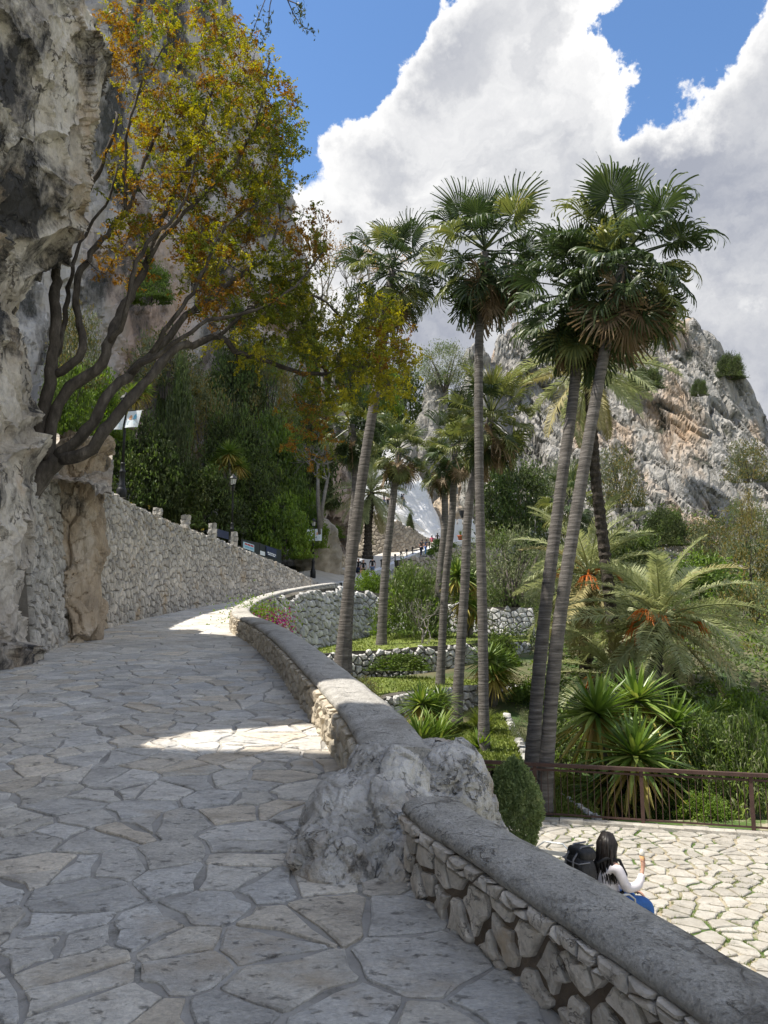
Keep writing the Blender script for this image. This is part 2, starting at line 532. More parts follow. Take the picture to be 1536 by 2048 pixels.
# rock
M_cliff = surf('cliff_rock', ((0, (.33, .3, .26)), (.35, (.53, .48, .42)), (.6, (.65, .6, .53)), (1, (.74, .7, .64))), scale=1.0, rough=.92, bump=1.0, bscale=5, stretch=(1, 1, .6),
               spot=(.075, .073, .075), spot_scale=.75, spot_lo=.51, spot_hi=.6, spot2=(.5, .36, .225), spot2_scale=.6, s2_lo=.53, s2_hi=.68, detail=12, vor=.4, vscale=2.5, bdist=.1, grain=.22, gscale=11, vein=.7, veinscale=.8)
M_cliff_orange = surf('ochre_rock', ((0, (.24, .2, .155)), (.5, (.47, .38, .28)), (1, (.6, .55, .48))), scale=1.4, rough=.92, bump=1.0, bscale=7, stretch=(1, 1, .5), spot=(.09, .085, .08), spot_scale=1.6, spot_lo=.53, spot_hi=.64, vor=.4, vscale=3, bdist=.08)
M_mountain = surf('mountain_rock', ((0, (.24, .225, .215)), (.4, (.42, .395, .37)), (.7, (.53, .5, .465)), (1, (.63, .595, .55))), scale=.2, rough=.95, bump=1.0, bscale=.9, stretch=(1, 1, .4),
                  spot=(.07, .07, .065), spot_scale=.3, spot_lo=.5, spot_hi=.62, spot2=(.42, .31, .25), spot2_scale=.1, s2_lo=.53, s2_hi=.66, detail=12, vor=.5, vscale=.5, bdist=.5)
M_mountain_right = surf('grey_mountain_rock', ((0, (.17, .165, .15)), (.4, (.33, .315, .29)), (.7, (.42, .4, .37)), (1, (.52, .495, .455))), scale=.3, rough=.95, bump=1.0, bscale=1.1, stretch=(1, 1, .4),
                        spot=(.08, .085, .06), spot_scale=.3, spot_lo=.55, spot_hi=.64, spot2=(.5, .345, .22), spot2_scale=.055, s2_lo=.51, s2_hi=.62, detail=12, vor=.6, vscale=.5, bdist=.9)
M_boulder = surf('boulder_limestone', ((0, (.3, .285, .265)), (.3, (.47, .45, .42)), (.6, (.6, .575, .54)), (1, (.72, .7, .665))), scale=5, rough=.92, bump=1.0, bscale=22, spot=(.22, .21, .19), spot_scale=6, spot_lo=.61, spot_hi=.7,
                 spot2=(.55, .42, .29), spot2_scale=1.6, s2_lo=.56, s2_hi=.72, detail=12, vor=.35, vscale=9, bdist=.035, grain=.12, gscale=32, vein=.4, veinscale=1.8)
M_soil = surf('garden_soil', ((0, (.07, .06, .035)), (.5, (.11, .1, .055)), (1, (.16, .15, .09))), scale=.5, rough=1, bump=.7, bscale=4, spot=(.05, .09, .025), spot_scale=.6, spot_lo=.45, spot_hi=.6)
M_lawn = surf('lawn_turf', ((0, (.1, .14, .03)), (.5, (.16, .2, .045)), (1, (.23, .25, .075))), scale=1.2, rough=.9, bump=.9, bscale=40, spec=.2, bdist=.04)
M_white = surf('whitewash', ((0, (.68, .68, .69)), (1, (.83, .83, .83))), scale=.5, rough=.8, bump=.8, bscale=1.6, bdist=.2)
M_palepave = surf('pale_paving', ((0, (.42, .39, .34)), (1, (.56, .53, .48))), scale=1.2, rough=.8, bump=.4, bscale=6, vor=.6, vscale=1.6)
# metal etc
M_iron = plain('black_iron', (.025, .026, .028), rough=.45, metal=.3)
M_rust = surf('rusty_steel', ((0, (.05, .03, .025)), (1, (.095, .056, .046))), scale=6, rough=.75, bump=.2, bscale=60, spec=.25)
M_lampglass = plain('frosted_glass', (.55, .55, .52), rough=.25)
M_banner = plain('banner_white', (.78, .83, .86), rough=.7, var=.03)
M_bblue = plain('print_blue', (.18, .5, .68), rough=.7, var=.05)
M_borange = plain('print_orange', (.8, .42, .22), rough=.7, var=.05)
M_bgrey = plain('print_pale_blue', (.48, .66, .76), rough=.7, var=.05)
M_navy = plain('sign_navy', (.02, .035, .09), rough=.6)
M_darksign = plain('sign_dark', (.02, .03, .03), rough=.7)
M_red = plain('print_red', (.5, .04, .05), rough=.7)
M_bin = plain('brown_bin', (.16, .06, .04), rough=.5)
M_terracotta = plain('terracotta', (.5, .16, .08), rough=.8)
# bark
M_bark = surf('dark_bark', ((0, (.035, .03, .026)), (.6, (.09, .078, .066)), (1, (.17, .15, .13))), scale=6, rough=.95, bump=.9, bscale=24, stretch=(1, 1, .35), bdist=.02, grain=.3, gscale=30)
M_greybark = surf('grey_bark', ((0, (.13, .115, .1)), (1, (.28, .26, .23))), scale=5, rough=.95, bump=.6, bscale=24)
M_palmbark = surf('palm_bark', ((0, (.055, .05, .045)), (.5, (.13, .118, .107)), (1, (.26, .24, .222))), scale=2.2, rough=.95, bump=1.0, bscale=3.2, stretch=(.8, .8, 9), bdist=.03, spot=(.05, .045, .04), spot_scale=1.5, spot_lo=.58, spot_hi=.72)
M_datebark = surf('date_palm_bark', ((0, (.02, .017, .014)), (.6, (.06, .05, .042)), (1, (.13, .11, .09))), scale=8, rough=1, bump=1, bscale=14, bdist=.04)
# leaves
M_leaf_orange = leafmat('leaf_rust', ((0, (.15, .075, .02)), (.4, (.28, .14, .028)), (.7, (.34, .21, .03)), (1, (.32, .27, .035))), .4, scale=1.2)
M_leaf_yellow = leafmat('leaf_gold', ((0, (.22, .23, .022)), (.5, (.38, .35, .03)), (1, (.45, .37, .035))), .42, scale=1.2)
M_leaf_green = leafmat('leaf_olive', ((0, (.09, .115, .02)), (.6, (.19, .22, .03)), (1, (.28, .25, .032))), .38, scale=1.2)
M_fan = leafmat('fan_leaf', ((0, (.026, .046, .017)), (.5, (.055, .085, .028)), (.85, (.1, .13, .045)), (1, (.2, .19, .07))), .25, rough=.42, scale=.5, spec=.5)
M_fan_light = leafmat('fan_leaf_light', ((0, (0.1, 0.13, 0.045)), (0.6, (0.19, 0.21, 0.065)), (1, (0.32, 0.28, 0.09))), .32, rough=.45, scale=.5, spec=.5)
M_fan_dry = leafmat('fan_leaf_dry', ((0, (0.13, 0.085, 0.05)), (0.6, (0.26, 0.19, 0.115)), (1, (0.38, 0.3, 0.19))), .2, scale=.7)
M_date = leafmat('date_leaf', ((0, (.21, .25, .115)), (.5, (.35, .375, .18)), (1, (.5, .49, .27))), .35, rough=.45, scale=.6, spec=.5)
M_date_dry = leafmat('date_leaf_yellow', ((0, (0.3, 0.26, 0.11)), (1, (0.45, 0.4, 0.2))), .25, scale=.6)
M_fruit = plain('date_stalk_orange', (.55, .15, .02), rough=.6, var=.3)
M_yucca = leafmat('yucca_leaf', ((0, (.08, .15, .03)), (.6, (.17, .25, .05)), (1, (.34, .36, .1))), .25, rough=.38, scale=1.0, spec=.5)
M_yucca_dry = leafmat('yucca_leaf_yellow', ((0, (0.3, 0.26, 0.05)), (0.6, (0.42, 0.34, 0.09)), (1, (0.42, 0.26, 0.1))), .25, scale=1.0)
M_dark = leafmat('conifer_leaf', ((0, (.035, .05, .018)), (.6, (.072, .095, .028)), (1, (.135, .145, .045))), .2, scale=.4)
M_shrub = leafmat('shrub_leaf', ((0, (.06, .1, .024)), (.5, (.115, .17, .04)), (1, (.21, .26, .065))), .32, scale=.5)
M_bright = leafmat('bright_leaf', ((0, (0.09, 0.15, 0.022)), (0.5, (0.16, 0.25, 0.036)), (1, (0.27, 0.34, 0.06))), .38, scale=.5)
M_olive = leafmat('olive_leaf', ((0, (.1, .12, .06)), (.5, (.17, .19, .095)), (1, (.28, .29, .16))), .25, scale=.5)
M_brownleaf = leafmat('tawny_leaf', ((0, (0.12, 0.1, 0.03)), (0.5, (0.22, 0.18, 0.05)), (1, (0.34, 0.27, 0.08))), .3, scale=.5)
M_sage = leafmat('clipped_leaf', ((0, (.14, .2, .075)), (.6, (.25, .31, .13)), (1, (.38, .42, .22))), .4, scale=3)
M_flower = leafmat('bougainvillea_bract', ((0, (.2, .012, .1)), (1, (.38, .03, .2))), .35, scale=2)
M_whiteflower = leafmat('pale_flower', ((0, (.4, .42, .3)), (1, (.6, .62, .5))), .3, scale=2)
M_grassblade = leafmat('grass_blade', ((0, (.1, .14, .03)), (.6, (.17, .21, .045)), (1, (.26, .27, .08))), .35, scale=1)
# people
M_skin = plain('skin', (.48, .27, .19), rough=.55, var=.05)
M_black = plain('black_cloth', (.012, .012, .014), rough=.8)
M_packcloth = surf('pack_nylon', ((0, (.012, .012, .014)), (1, (.04, .04, .045))), scale=14, rough=.5, bump=.8, bscale=16, bdist=.02)
M_hair = plain('black_hair', (.014, .011, .01), rough=.42, var=.3, scale=60)
M_brownhair = plain('brown_hair', (.05, .03, .018), rough=.5, var=.3)
M_whitecloth = plain('white_cloth', (.66, .62, .64), rough=.85, var=.06)
M_jeans = plain('blue_denim', (.035, .12, .36), rough=.85, var=.15, scale=25)
M_denim = plain('pale_denim', (.14, .22, .36), rough=.85)
M_pink = plain('pink_cloth', (.62, .12, .2), rough=.85)
M_grey = plain('grey_cloth', (.2, .2, .22), rough=.85)
M_navycloth = plain('navy_cloth', (.02, .03, .06), rough=.85)
M_cream = plain('cream_cloth', (.65, .62, .55), rough=.85)
M_steel = plain('chair_steel', (.45, .47, .48), rough=.35, metal=.6)
M_cone = plain('wafer', (.62, .36, .16), rough=.8)

# ================================================================== LAYOUT CURVES (functions of distance Y)
_L = [GP(*q) for q in ((0, 1348), (100, 1300), (190, 1265), (280, 1239), (350, 1224), (430, 1209), (490, 1199), (560, 1189), (635, 1178))]
LX = interp([-8, 0, 6] + [p.y for p in _L] + [54, 60, 70, 80, 88, 98], [-5.3, -5.2, -5.25] + [p.x for p in _L] + [-4.6, -4.6, -3.0, 0.0, 3.0, 7.0])
RX = interp([-8, -3, 1, 2.91, 3.95, 6.26, 9.4, 12.6, 15.7, 17.6, 20, 22.4, 26, 30, 36, 42.4, 54, 60, 70, 80, 88, 98],
            [5.2, 3.1, 1.47, .645, .18, -.29, -1.0, -1.78, -2.68, -3.34, -3.85, -4.1, -4.35, -4.4, -4.1, -3.5, -2.4, -1.86, .54, 3.7, 6.9, 11.0])
PZf = interp([-8, 0, 20, 40, 54, 60, 70, 80, 88, 98], [-.64, 0, 1.6, 3.2, 4.32, 4.98, 6.75, 8.84, 10.45, 12.0])
_T = {0: 925, 100: 925, 190: 948, 240: 985, 300: 1020, 340: 1040, 420: 1070, 500: 1102, 560: 1127, 600: 1147, 640: 1168}
_tp = interp(list(_T.keys()), list(_T.values()))


def wall_top(Y):
    """height of the left wall's top edge at distance Y"""
    x = float(LX(Y))
    px = 768 + x / Y * F * 1.0
    px = min(max(px, 0), 640)
    return P(px, float(_tp(px)), Y).z


# ================================================================== STONES
def clip(poly, a, b, c):
    out = []
    n = len(poly)
    for i in range(n):
        p, q = poly[i], poly[(i + 1) % n]
        dp, dq = a * p[0] + b * p[1] - c, a * q[0] + b * q[1] - c
        if dp <= 0:
            out.append(p)
        if (dp < 0 < dq) or (dq < 0 < dp):
            t = dp / (dp - dq)
            out.append((p[0] + t * (q[0] - p[0]), p[1] + t * (q[1] - p[1])))
    return out


def cells(u0, u1, v0, v1, su, sv, jit, rng, drop=0.0, keep=None):
    """Voronoi cells of a jittered, staggered grid: list of (centre, polygon)"""
    pts = []
    nv = max(1, int(round((v1 - v0) / sv)))
    nu = max(1, int(round((u1 - u0) / su)))
    for j in range(-1, nv + 1):
        for i in range(-1, nu + 1):
            if drop and rng.random() < drop:
                continue
            u = u0 + (i + .5 + (.5 if j % 2 else 0) + (rng.random() - .5) * jit) * su
            v = v0 + (j + .5 + (rng.random() - .5) * jit) * sv
            pts.append((u, v))
    pts = np.array(pts)
    sc = pts / np.array([su, sv])
    res = []
    for k, (u, v) in enumerate(pts):
        if not (u0 - su < u < u1 + su and v0 - sv < v < v1 + sv):
            continue
        if keep is not None and not keep(u, v):
            continue
        d = ((sc - sc[k]) ** 2).sum(1)
        nb = np.argpartition(d, min(17, len(d) - 1))[:17]
        nb = nb[np.argsort(d[nb])][1:]
        poly = [(u - 2.2 * su, v - 2.2 * sv), (u + 2.2 * su, v - 2.2 * sv), (u + 2.2 * su, v + 2.2 * sv), (u - 2.2 * su, v + 2.2 * sv)]
        for m in nb:
            q = pts[m]
            a, b = q[0] - u, q[1] - v
            poly = clip(poly, a, b, (q[0] ** 2 + q[1] ** 2 - u ** 2 - v ** 2) / 2)
            if len(poly) < 3:
                break
        if len(poly) >= 3:
            for a, b, c in ((-1, 0, -u0), (1, 0, u1), (0, -1, -v0), (0, 1, v1)):
                poly = clip(poly, a, b, c)
                if len(poly) < 3:
                    break
        if len(poly) >= 3:
            res.append(((u, v), poly))
    return res


def area(poly):
    return .5 * abs(sum(p[0] * q[1] - q[0] * p[1] for p, q in zip(poly, poly[1:] + poly[:1])))


def stone(poly, mp, gap, front, bulge, rng, rounded=True, back=0.0, edge=0.0, ins=.72, flat=False):
    """one stone over a polygon: mp(u, v, d) gives the 3-D point at depth d"""
    if sum(p[0] * q[1] - q[0] * p[1] for p, q in zip(poly, poly[1:] + poly[:1])) < 0:
        poly = poly[::-1]
    # drop tiny edges
    pp = [p for p, q in zip(poly, poly[1:] + poly[:1]) if (p[0] - q[0]) ** 2 + (p[1] - q[1]) ** 2 > (gap * .6) ** 2]
    if len(pp) < 3:
        return None
    if edge:
        q = []
        for a, b in zip(pp, pp[1:] + pp[:1]):
            q.append(a)
            L = math.hypot(b[0] - a[0], b[1] - a[1])
            if L > edge * 5:
                t = rng.uniform(.35, .65)
                nx, ny = (b[1] - a[1]) / L, -(b[0] - a[0]) / L
                s = rng.uniform(-1, .35) * edge
                q.append((a[0] + t * (b[0] - a[0]) + nx * s, a[1] + t * (b[1] - a[1]) + ny * s))
        pp = q
    if rounded:
        q = []
        for a, b in zip(pp, pp[1:] + pp[:1]):
            r1, r2 = (rng.uniform(.04, .12), rng.uniform(.88, .96)) if rounded == 'corner' else (rng.uniform(.1, .28), rng.uniform(.72, .9))
            q.append((a[0] + r1 * (b[0] - a[0]), a[1] + r1 * (b[1] - a[1])))
            q.append((a[0] + r2 * (b[0] - a[0]), a[1] + r2 * (b[1] - a[1])))
        pp = q
    A = np.array(pp)
    c = A.mean(0)
    D = A - c
    r = np.linalg.norm(D, axis=1)
    if r.mean() < gap * 1.3:
        return None
    out = c + D * np.clip(1 - gap / np.maximum(r, 1e-6), .35, 1)[:, None]
    n = len(out)
    tu, tv = rng.uniform(-1, 1, 2) * bulge * (.5 if not flat else .5) / max(r.mean(), .02)
    inn = c + (out - c) * (ins + rng.uniform(-.07, .05, n))[:, None]
    V = [mp(u, v, back) for u, v in out]
    V += [mp(u, v, front * rng.uniform(.75, 1.05) + (u - c[0]) * tu + (v - c[1]) * tv) for u, v in out]
    fb = front + bulge
    V += [mp(u, v, fb * rng.uniform(.88, 1.06) + (u - c[0]) * tu + (v - c[1]) * tv) for u, v in inn]
    fs = []
    for i in range(n):
        j = (i + 1) % n
        fs.append((i, j, n + j, n + i))
        fs.append((n + i, n + j, 2 * n + j, 2 * n + i))
    if flat:
        fs.append(tuple(2 * n + i for i in range(n)))
    else:
        V.append(mp(c[0], c[1], fb * rng.uniform(.95, 1.2)))
        for i in range(n):
            fs.append((2 * n + i, 2 * n + (i + 1) % n, 3 * n))
    return V, fs


def lay(parent, name, mat, cs, mp, gap, front, bulge, rng, nparts, show, stuff_name, rounded=True, edge=0.0, flat=False, ins=.72, back=0.0, smooth=False, mb_label=None):
    """stones over cells; the nparts that show largest are objects of their own, the rest one part"""
    order = sorted(range(len(cs)), key=lambda k: -show(cs[k]))
    mb = MB()
    for rank, k in enumerate(order):
        big = rank < nparts
        s = stone(cs[k][1], mp, gap, front, bulge, rng, rounded if big else rounded == 'all', edge=edge if big else 0, flat=flat, ins=ins, back=back)
        if s is None:
            continue
        if big:
            MB().add(*s).build(name, mat, parent, smooth)
        else:
            mb.add(*s)
    if mb.n:
        mb.build(stuff_name, mat, parent, smooth, kind='stuff')


# ================================================================== PATH
YS = np.concatenate([np.arange(-8, 30, .5), np.arange(30, 99, 1.5)])
def sheet(name, left, right, zf, n, mat, **tags):
    mb = MB()
    V = []
    for Y in YS:
        a, b = left(Y), right(Y)
        for t in np.linspace(0, 1, n):
            V.append((a + (b - a) * t, Y, zf(Y)))
    return mb.add(V, gridfaces(len(YS), n)).build(name, mat, None, True, **tags)


path = sheet('path', lambda Y: float(LX(Y)) - .5, lambda Y: float(RX(Y)) + .12, lambda Y: float(PZf(Y)) - .003, 6, M_mortar, kind='structure')
rng = np.random.default_rng(11)


def on_path(u, v):
    return float(LX(v)) - .25 < u < float(RX(v)) + .2


def clip_path(cs, lo=-.3, hi=.1):
    out = []
    for c, poly in cs:
        v = c[1]
        r0, r1 = float(RX(v - .3)), float(RX(v + .3))
        s = (r1 - r0) / .6
        poly = clip(poly, 1, -s, float(RX(v)) + hi - s * v)
        if len(poly) >= 3:
            s = (float(LX(v + .3)) - float(LX(v - .3))) / .6
            poly = clip(poly, -1, s, -(float(LX(v)) + lo) + s * v)
        if len(poly) >= 3 and area(poly) > .006:
            out.append((c, poly))
    return out


def pmap(u, v, d):
    return (u, v, float(PZf(v)) + d)


near = clip_path(cells(-6.6, 3.2, 1.2, 13.0, .36, .235, 1.2, rng, .18, on_path))
far = clip_path(cells(-8, -2.2, 13.0, 47, .5, .4, 1.1, rng, .16, on_path))
def pshow(c):
    (u, v), poly = c
    if abs(u) / max(v, .5) > .58 or v < 1.9:
        return -1
    return area(poly) / v ** 3
lay(path, 'paving_stone', M_paving, near + far, pmap, .014, .004, .007, rng, 300, pshow, 'paving', rounded='corner', edge=.035, flat=True, ins=.955, back=-.012)

# ================================================================== PLAZA
PLZ = -2.0
pl = MB()
pl.add(np.array([(x, y, PLZ - .016) for x in np.linspace(1.1, 14, 6) for y in np.linspace(-2, 15.2 , 6)]), gridfaces(6, 6))
plaza = pl.build('plaza', M_plazajoint, kind='structure')
def fence_y(x):
    return 15.2 - (x - 2.9) * .29
rng = np.random.default_rng(5)
pc = [c for c in cells(1.8, 11.5, 5.6, 15.3, .31, .22, .9, rng, .08) if c[0][1] < fence_y(c[0][0]) - .1]
def plshow(c):
    (u, v), poly = c
    px = 768 + u / v * F
    vis = 1100 < px < 1560 and v > 7.2
    return area(poly) / v ** 3 + (1 if vis else 0)
lay(plaza, 'plaza_stone', M_plazastone, pc, lambda u, v, d: (u, v, PLZ + d), .026, .0, .012, rng, 300, plshow, 'plaza_paving', flat=True, ins=.9, back=-.02, edge=.02)
# grass tufts in the plaza joints
rng = np.random.default_rng(6)
tv, tq = [], []
k = 0
cand = rng.uniform((2.5, 7.5), (9.5, 15), (5200, 2))
nz = fbm(np.c_[cand * .8, np.zeros(len(cand))], 3, .5, 3)
cent = np.array([c[0] for c in pc])
for (x, y), q in zip(cand, nz):
    d = np.sort(((cent - (x, y)) ** 2).sum(1))[:2]
    if q + rng.normal() * .12 > .0 and math.sqrt(d[1]) - math.sqrt(d[0]) < .05 and y < fence_y(x) - .1:
        for b in range(5):
            a = rng.uniform(0, 6.28)
            h = rng.uniform(.012, .035)
            ox, oy = rng.normal(0, .02, 2)
            w = .006
            tv += [(x + ox - w * math.cos(a), y + oy - w * math.sin(a), PLZ - .015), (x + ox + w * math.cos(a), y + oy + w * math.sin(a), PLZ - .015),
                   (x + ox + rng.normal(0, .014), y + oy + rng.normal(0, .014), PLZ + h)]
            tq.append((k, k + 1, k + 2))
            k += 3
MB().add(tv, np.array(tq)).build('joint_grass', M_grassblade, kind='stuff')

# ================================================================== PARAPETS
def curve_pts(Y0, Y1, step, off=0.0):
    """points along the parapet's inner face with unit normals towards the garden (right of travel)"""
    ys = np.linspace(Y0, Y1, max(3, int((Y1 - Y0) / step)))
    xs = RX(ys)
    dx = np.gradient(xs, ys)
    n = np.stack([np.ones_like(dx), -dx], 1)
    n /= np.linalg.norm(n, axis=1)[:, None]
    return np.stack([xs + n[:, 0] * off, ys + n[:, 1] * off], 1), n, np.array([float(PZf(y)) for y in ys])


def parapet(name, label, Y0, Y1, H, W, smat, mmat, cell, nparts, depth_out, bul, step=.12, front=.02, overhang=.025, copmat=None, thick=.075, gap=.016, small_row=False, seed=3, outer=None):
    rng = np.random.default_rng(seed)
    p, n, z = curve_pts(Y0, Y1, step)
    m = len(p)
    core = MB()
    prof = [(0.0, -.15), (0.0, H), (W, H), (W, -depth_out)]
    V = []
    for k in range(m):
        for o, h in prof:
            V.append((p[k, 0] + n[k, 0] * o, p[k, 1] + n[k, 1] * o, z[k] + h))
    core.add(V, gridfaces(m, 4))
    e = (m - 1) * 4
    core.add(V, [(0, 1, 2, 3), (e + 3, e + 2, e + 1, e)])
    wall = core.build(name, mmat, None, label=label, category='wall', kind='thing')
    # coping: rounded slab
    th = np.linspace(math.pi, 0, 9)
    prof = [(-overhang, H), (-overhang - .012, H + thick * .35), (-overhang + .008, H + thick * .8), (.045, H + thick * 1.02), (W * .5, H + thick * 1.07), (W - .045, H + thick * 1.02), (W + overhang - .008, H + thick * .8), (W + overhang, H + thick * .3), (W + overhang, H - .01)]
    V = []
    for k in range(m):
        for o, h in prof:
            V.append((p[k, 0] + n[k, 0] * o, p[k, 1] + n[k, 1] * o, z[k] + h))
    V = np.array(V)
    V += .011 * np.stack([fbm(V * 5, 3, .5, q) for q in (1, 2, 3)], 1)
    cop = MB().add(V, gridfaces(m, len(prof)))
    cop.add(V, [tuple(range(len(prof))), tuple((m - 1) * len(prof) + i for i in range(len(prof)))[::-1]])
    cop.build('coping', copmat or M_coping, wall, True)
    s = np.concatenate([[0], np.cumsum(np.linalg.norm(np.diff(p, axis=0), axis=1))])

    def mk(side):
        sgn = -1 if side == 0 else 1
        off = 0 if side == 0 else W

        def mp(u, v, d):
            x, y = np.interp(u, s, p[:, 0]), np.interp(u, s, p[:, 1])
            nx, ny = np.interp(u, s, n[:, 0]), np.interp(u, s, n[:, 1])
            q = off + sgn * d
            return (x + nx * q, y + ny * q, np.interp(u, s, z) + v)
        return mp
    hh = H - (.06 if small_row else .0)
    cs = cells(0, s[-1], -.03, hh, cell[0], cell[1], 1.05, rng, .08)
    yat = lambda u: float(np.interp(u, s, p[:, 1]))
    lay(wall, 'wall_stone', smat, cs, mk(0), gap, front, bul, rng, nparts, lambda c: area(c[1]) / max(yat(c[0][0]), 1) ** 2, 'wall_stones', rounded='corner' if small_row else True, edge=.022, back=-.03, ins=.86 if small_row else .72)
    if small_row:
        cs = cells(0, s[-1], hh - .005, H - .002, .15, .055, 1.0, rng, .22)
        lay(wall, 'wedge_stone', smat, cs, mk(0), .008, front + .022, bul * .7, rng, 60, lambda c: 1, 'wedge_stones', rounded=True, back=-.03)
    if outer:
        a, b, d, cell2, mat2 = outer
        u0, u1 = np.interp(a, p[:, 1], s), np.interp(b, p[:, 1], s)
        cs = cells(u0, u1, -d, H - .02, cell2[0], cell2[1], .85, rng, .04)
        lay(wall, 'outer_stone', mat2, cs, mk(1), .015, .03, .04, rng, 0, lambda c: 1, 'outer_stones', back=-.02)
    return wall


parapet('parapet_wall', 'low stone parapet wall with large stones in dark mortar beside the path at the front', -3.0, 4.12, .325, .25, M_parastone, M_paramortar, (.17, .155), 110, 3.2, .011, step=.06, front=.022, gap=.022, thick=.068, small_row=True, seed=21)
parapet('parapet_wall', 'long curving rubble parapet wall winding uphill behind the boulder', 5.0, 47.0, .36, .38, M_parastone_far, M_wallmortar, (.17, .13), 300, 4.2, .045, step=.2, front=.022, gap=.012, seed=22,
        outer=(19, 47, 1.6, (.3, .22), M_wallstone))

# ================================================================== LEFT RETAINING WALL
rng = np.random.default_rng(31)
ly = np.arange(13.0, 47.2, .3)
lx = LX(ly)
dx = np.gradient(lx, ly)
nn = np.stack([np.ones_like(dx), -dx], 1)
nn /= np.linalg.norm(nn, axis=1)[:, None]
lz = np.array([float(PZf(y)) for y in ly])
lt = np.array([wall_top(y) for y in ly])
lt = np.maximum(lt, lz + .25)
ls = np.concatenate([[0], np.cumsum(np.hypot(np.diff(lx), np.diff(ly)))])
BAT = .12


def lmap(u, v, d):
    x, y = np.interp(u, ls, lx), np.interp(u, ls, ly)
    nx, ny = np.interp(u, ls, nn[:, 0]), np.interp(u, ls, nn[:, 1])
    d = d - BAT * v
    return (x + nx * d, y + ny * d, np.interp(u, ls, lz) + v)


V = []
for k in range(len(ly)):
    h = lt[k] - lz[k]
    V += [lmap(ls[k], -.2, 0), lmap(ls[k], h, 0), lmap(ls[k], h, -.5), lmap(ls[k], -.2, -.9)]
core = MB().add(V, gridfaces(len(ly), 4))
e = (len(ly) - 1) * 4
core.add(V, [(0, 1, 2, 3), (e + 3, e + 2, e + 1, e)])
lwall = core.build('retaining_wall', M_wallmortar, None, label='tall grey rubble retaining wall along the left side of the path under the lamps', category='wall', kind='thing')
hmax = float((lt - lz).max())
cs = cells(0, ls[-1], -.05, hmax, .27, .19, .95, rng, .08, keep=lambda u, v: v < np.interp(u, ls, lt - lz) + .2)
cs2 = []
for c, poly in cs:
    u = c[0]
    t0, t1 = np.interp(u - .3, ls, lt - lz), np.interp(u + .3, ls, lt - lz)
    sl = (t1 - t0) / .6
    poly = clip(poly, -sl, 1, np.interp(u, ls, lt - lz) + .05 + rng.uniform(-.03, .05) - sl * u)
    if len(poly) >= 3:
        cs2.append((c, poly))
lyat = lambda u: float(np.interp(u, ls, ly))
lay(lwall, 'wall_stone', M_wallstone, cs2, lmap, .02, .03, .055, rng, 300, lambda c: (area(c[1]) / lyat(c[0][0]) ** 2.4 if lyat(c[0][0]) > 13 else 0), 'wall_stones', rounded='corner', edge=.025, back=-.04, ins=.82)


# ================================================================== ROCK SURFACES
def gnormals(S):
    du = np.gradient(S, axis=0)
    dv = np.gradient(S, axis=1)
    n = np.cross(du, dv)
    return n / (np.linalg.norm(n, axis=2)[..., None] + 1e-9)


def rock_grid(name, S, disp, mat, flip=False, smooth=True, parent=None, **tags):
    """S: (nu, nv, 3) base surface, disp(points) -> displacement along the normal"""
    n = gnormals(S)
    if flip:
        n = -n
    q = S.reshape(-1, 3)
    d = disp(q)
    V = q + n.reshape(-1, 3) * d[:, None]
    f = gridfaces(S.shape[0], S.shape[1])
    if flip:
        f = f[:, ::-1]
    return MB().add(V, f).build(name, mat, parent, smooth, **tags)


def rockdisp(sc, amp, seed, strata=(1, 1, 1), cell=.8, fine=.08):
    st = np.array(strata)

    def f(q):
        p = q * st * sc
        w = p + .35 * np.stack([fbm(p * .9, 4, .55, seed + k) for k in (50, 60, 70)], 1)
        a1, e1 = facets(w * cell, seed)
        a2, e2 = facets(w * cell * 2.6 + 3, seed + 5)
        a3, e3 = facets(w * cell * 6.5 + 7, seed + 15)
        crack = -np.clip(.1 - e1, 0, .1) * 2.2 - np.clip(.12 - e2, 0, .12) * .9
        return amp * (.7 * fbm(p * .4, 3, .5, seed) + .8 * a1 + .3 * a2 + fine * a3 + crack + .12 * ridged(w * 2.2, 5, .55, seed + 9))
    return f


# --- foreground cliff, its overhanging nose and its run past the viewer
edge_px = [(-260, 190), (-100, 205), (0, 206), (100, 205), (200, 203), (300, 203), (360, 200), (410, 172), (450, 140), (490, 100), (540, 76), (600, 52), (640, 28), (665, 50), (700, 62), (780, 70), (860, 72), (940, 66), (1000, 74), (1080, 66), (1160, 58), (1250, 52), (1300, 46), (1345, 30), (1420, 10)]
ez = [P(x, y, 12.4).z for y, x in edge_px]
ex = [P(x, y, 12.4).x - (.33 if y < 640 else .12) for y, x in edge_px]
EXf = interp(ez, ex)
zr = np.linspace(-.3, 13.4, 300)
sec = [(-16, 17), (-9.6, 16.2), (-7.6, 15.2), (None, 13.4, -.55), (None, 12.8, -.04), (None, 12.1, 0), (None, 11.2, -.28), (None, 10.2, -.6), (None, 9.0, -.75), (None, 8.2, -.9), (-6.4, 7.9), (-8.5, 7.5), (-12, 7.3)]
us = np.linspace(0, len(sec) - 1, 230)
S = np.zeros((len(us), len(zr), 3))
TOPZ = 12.2
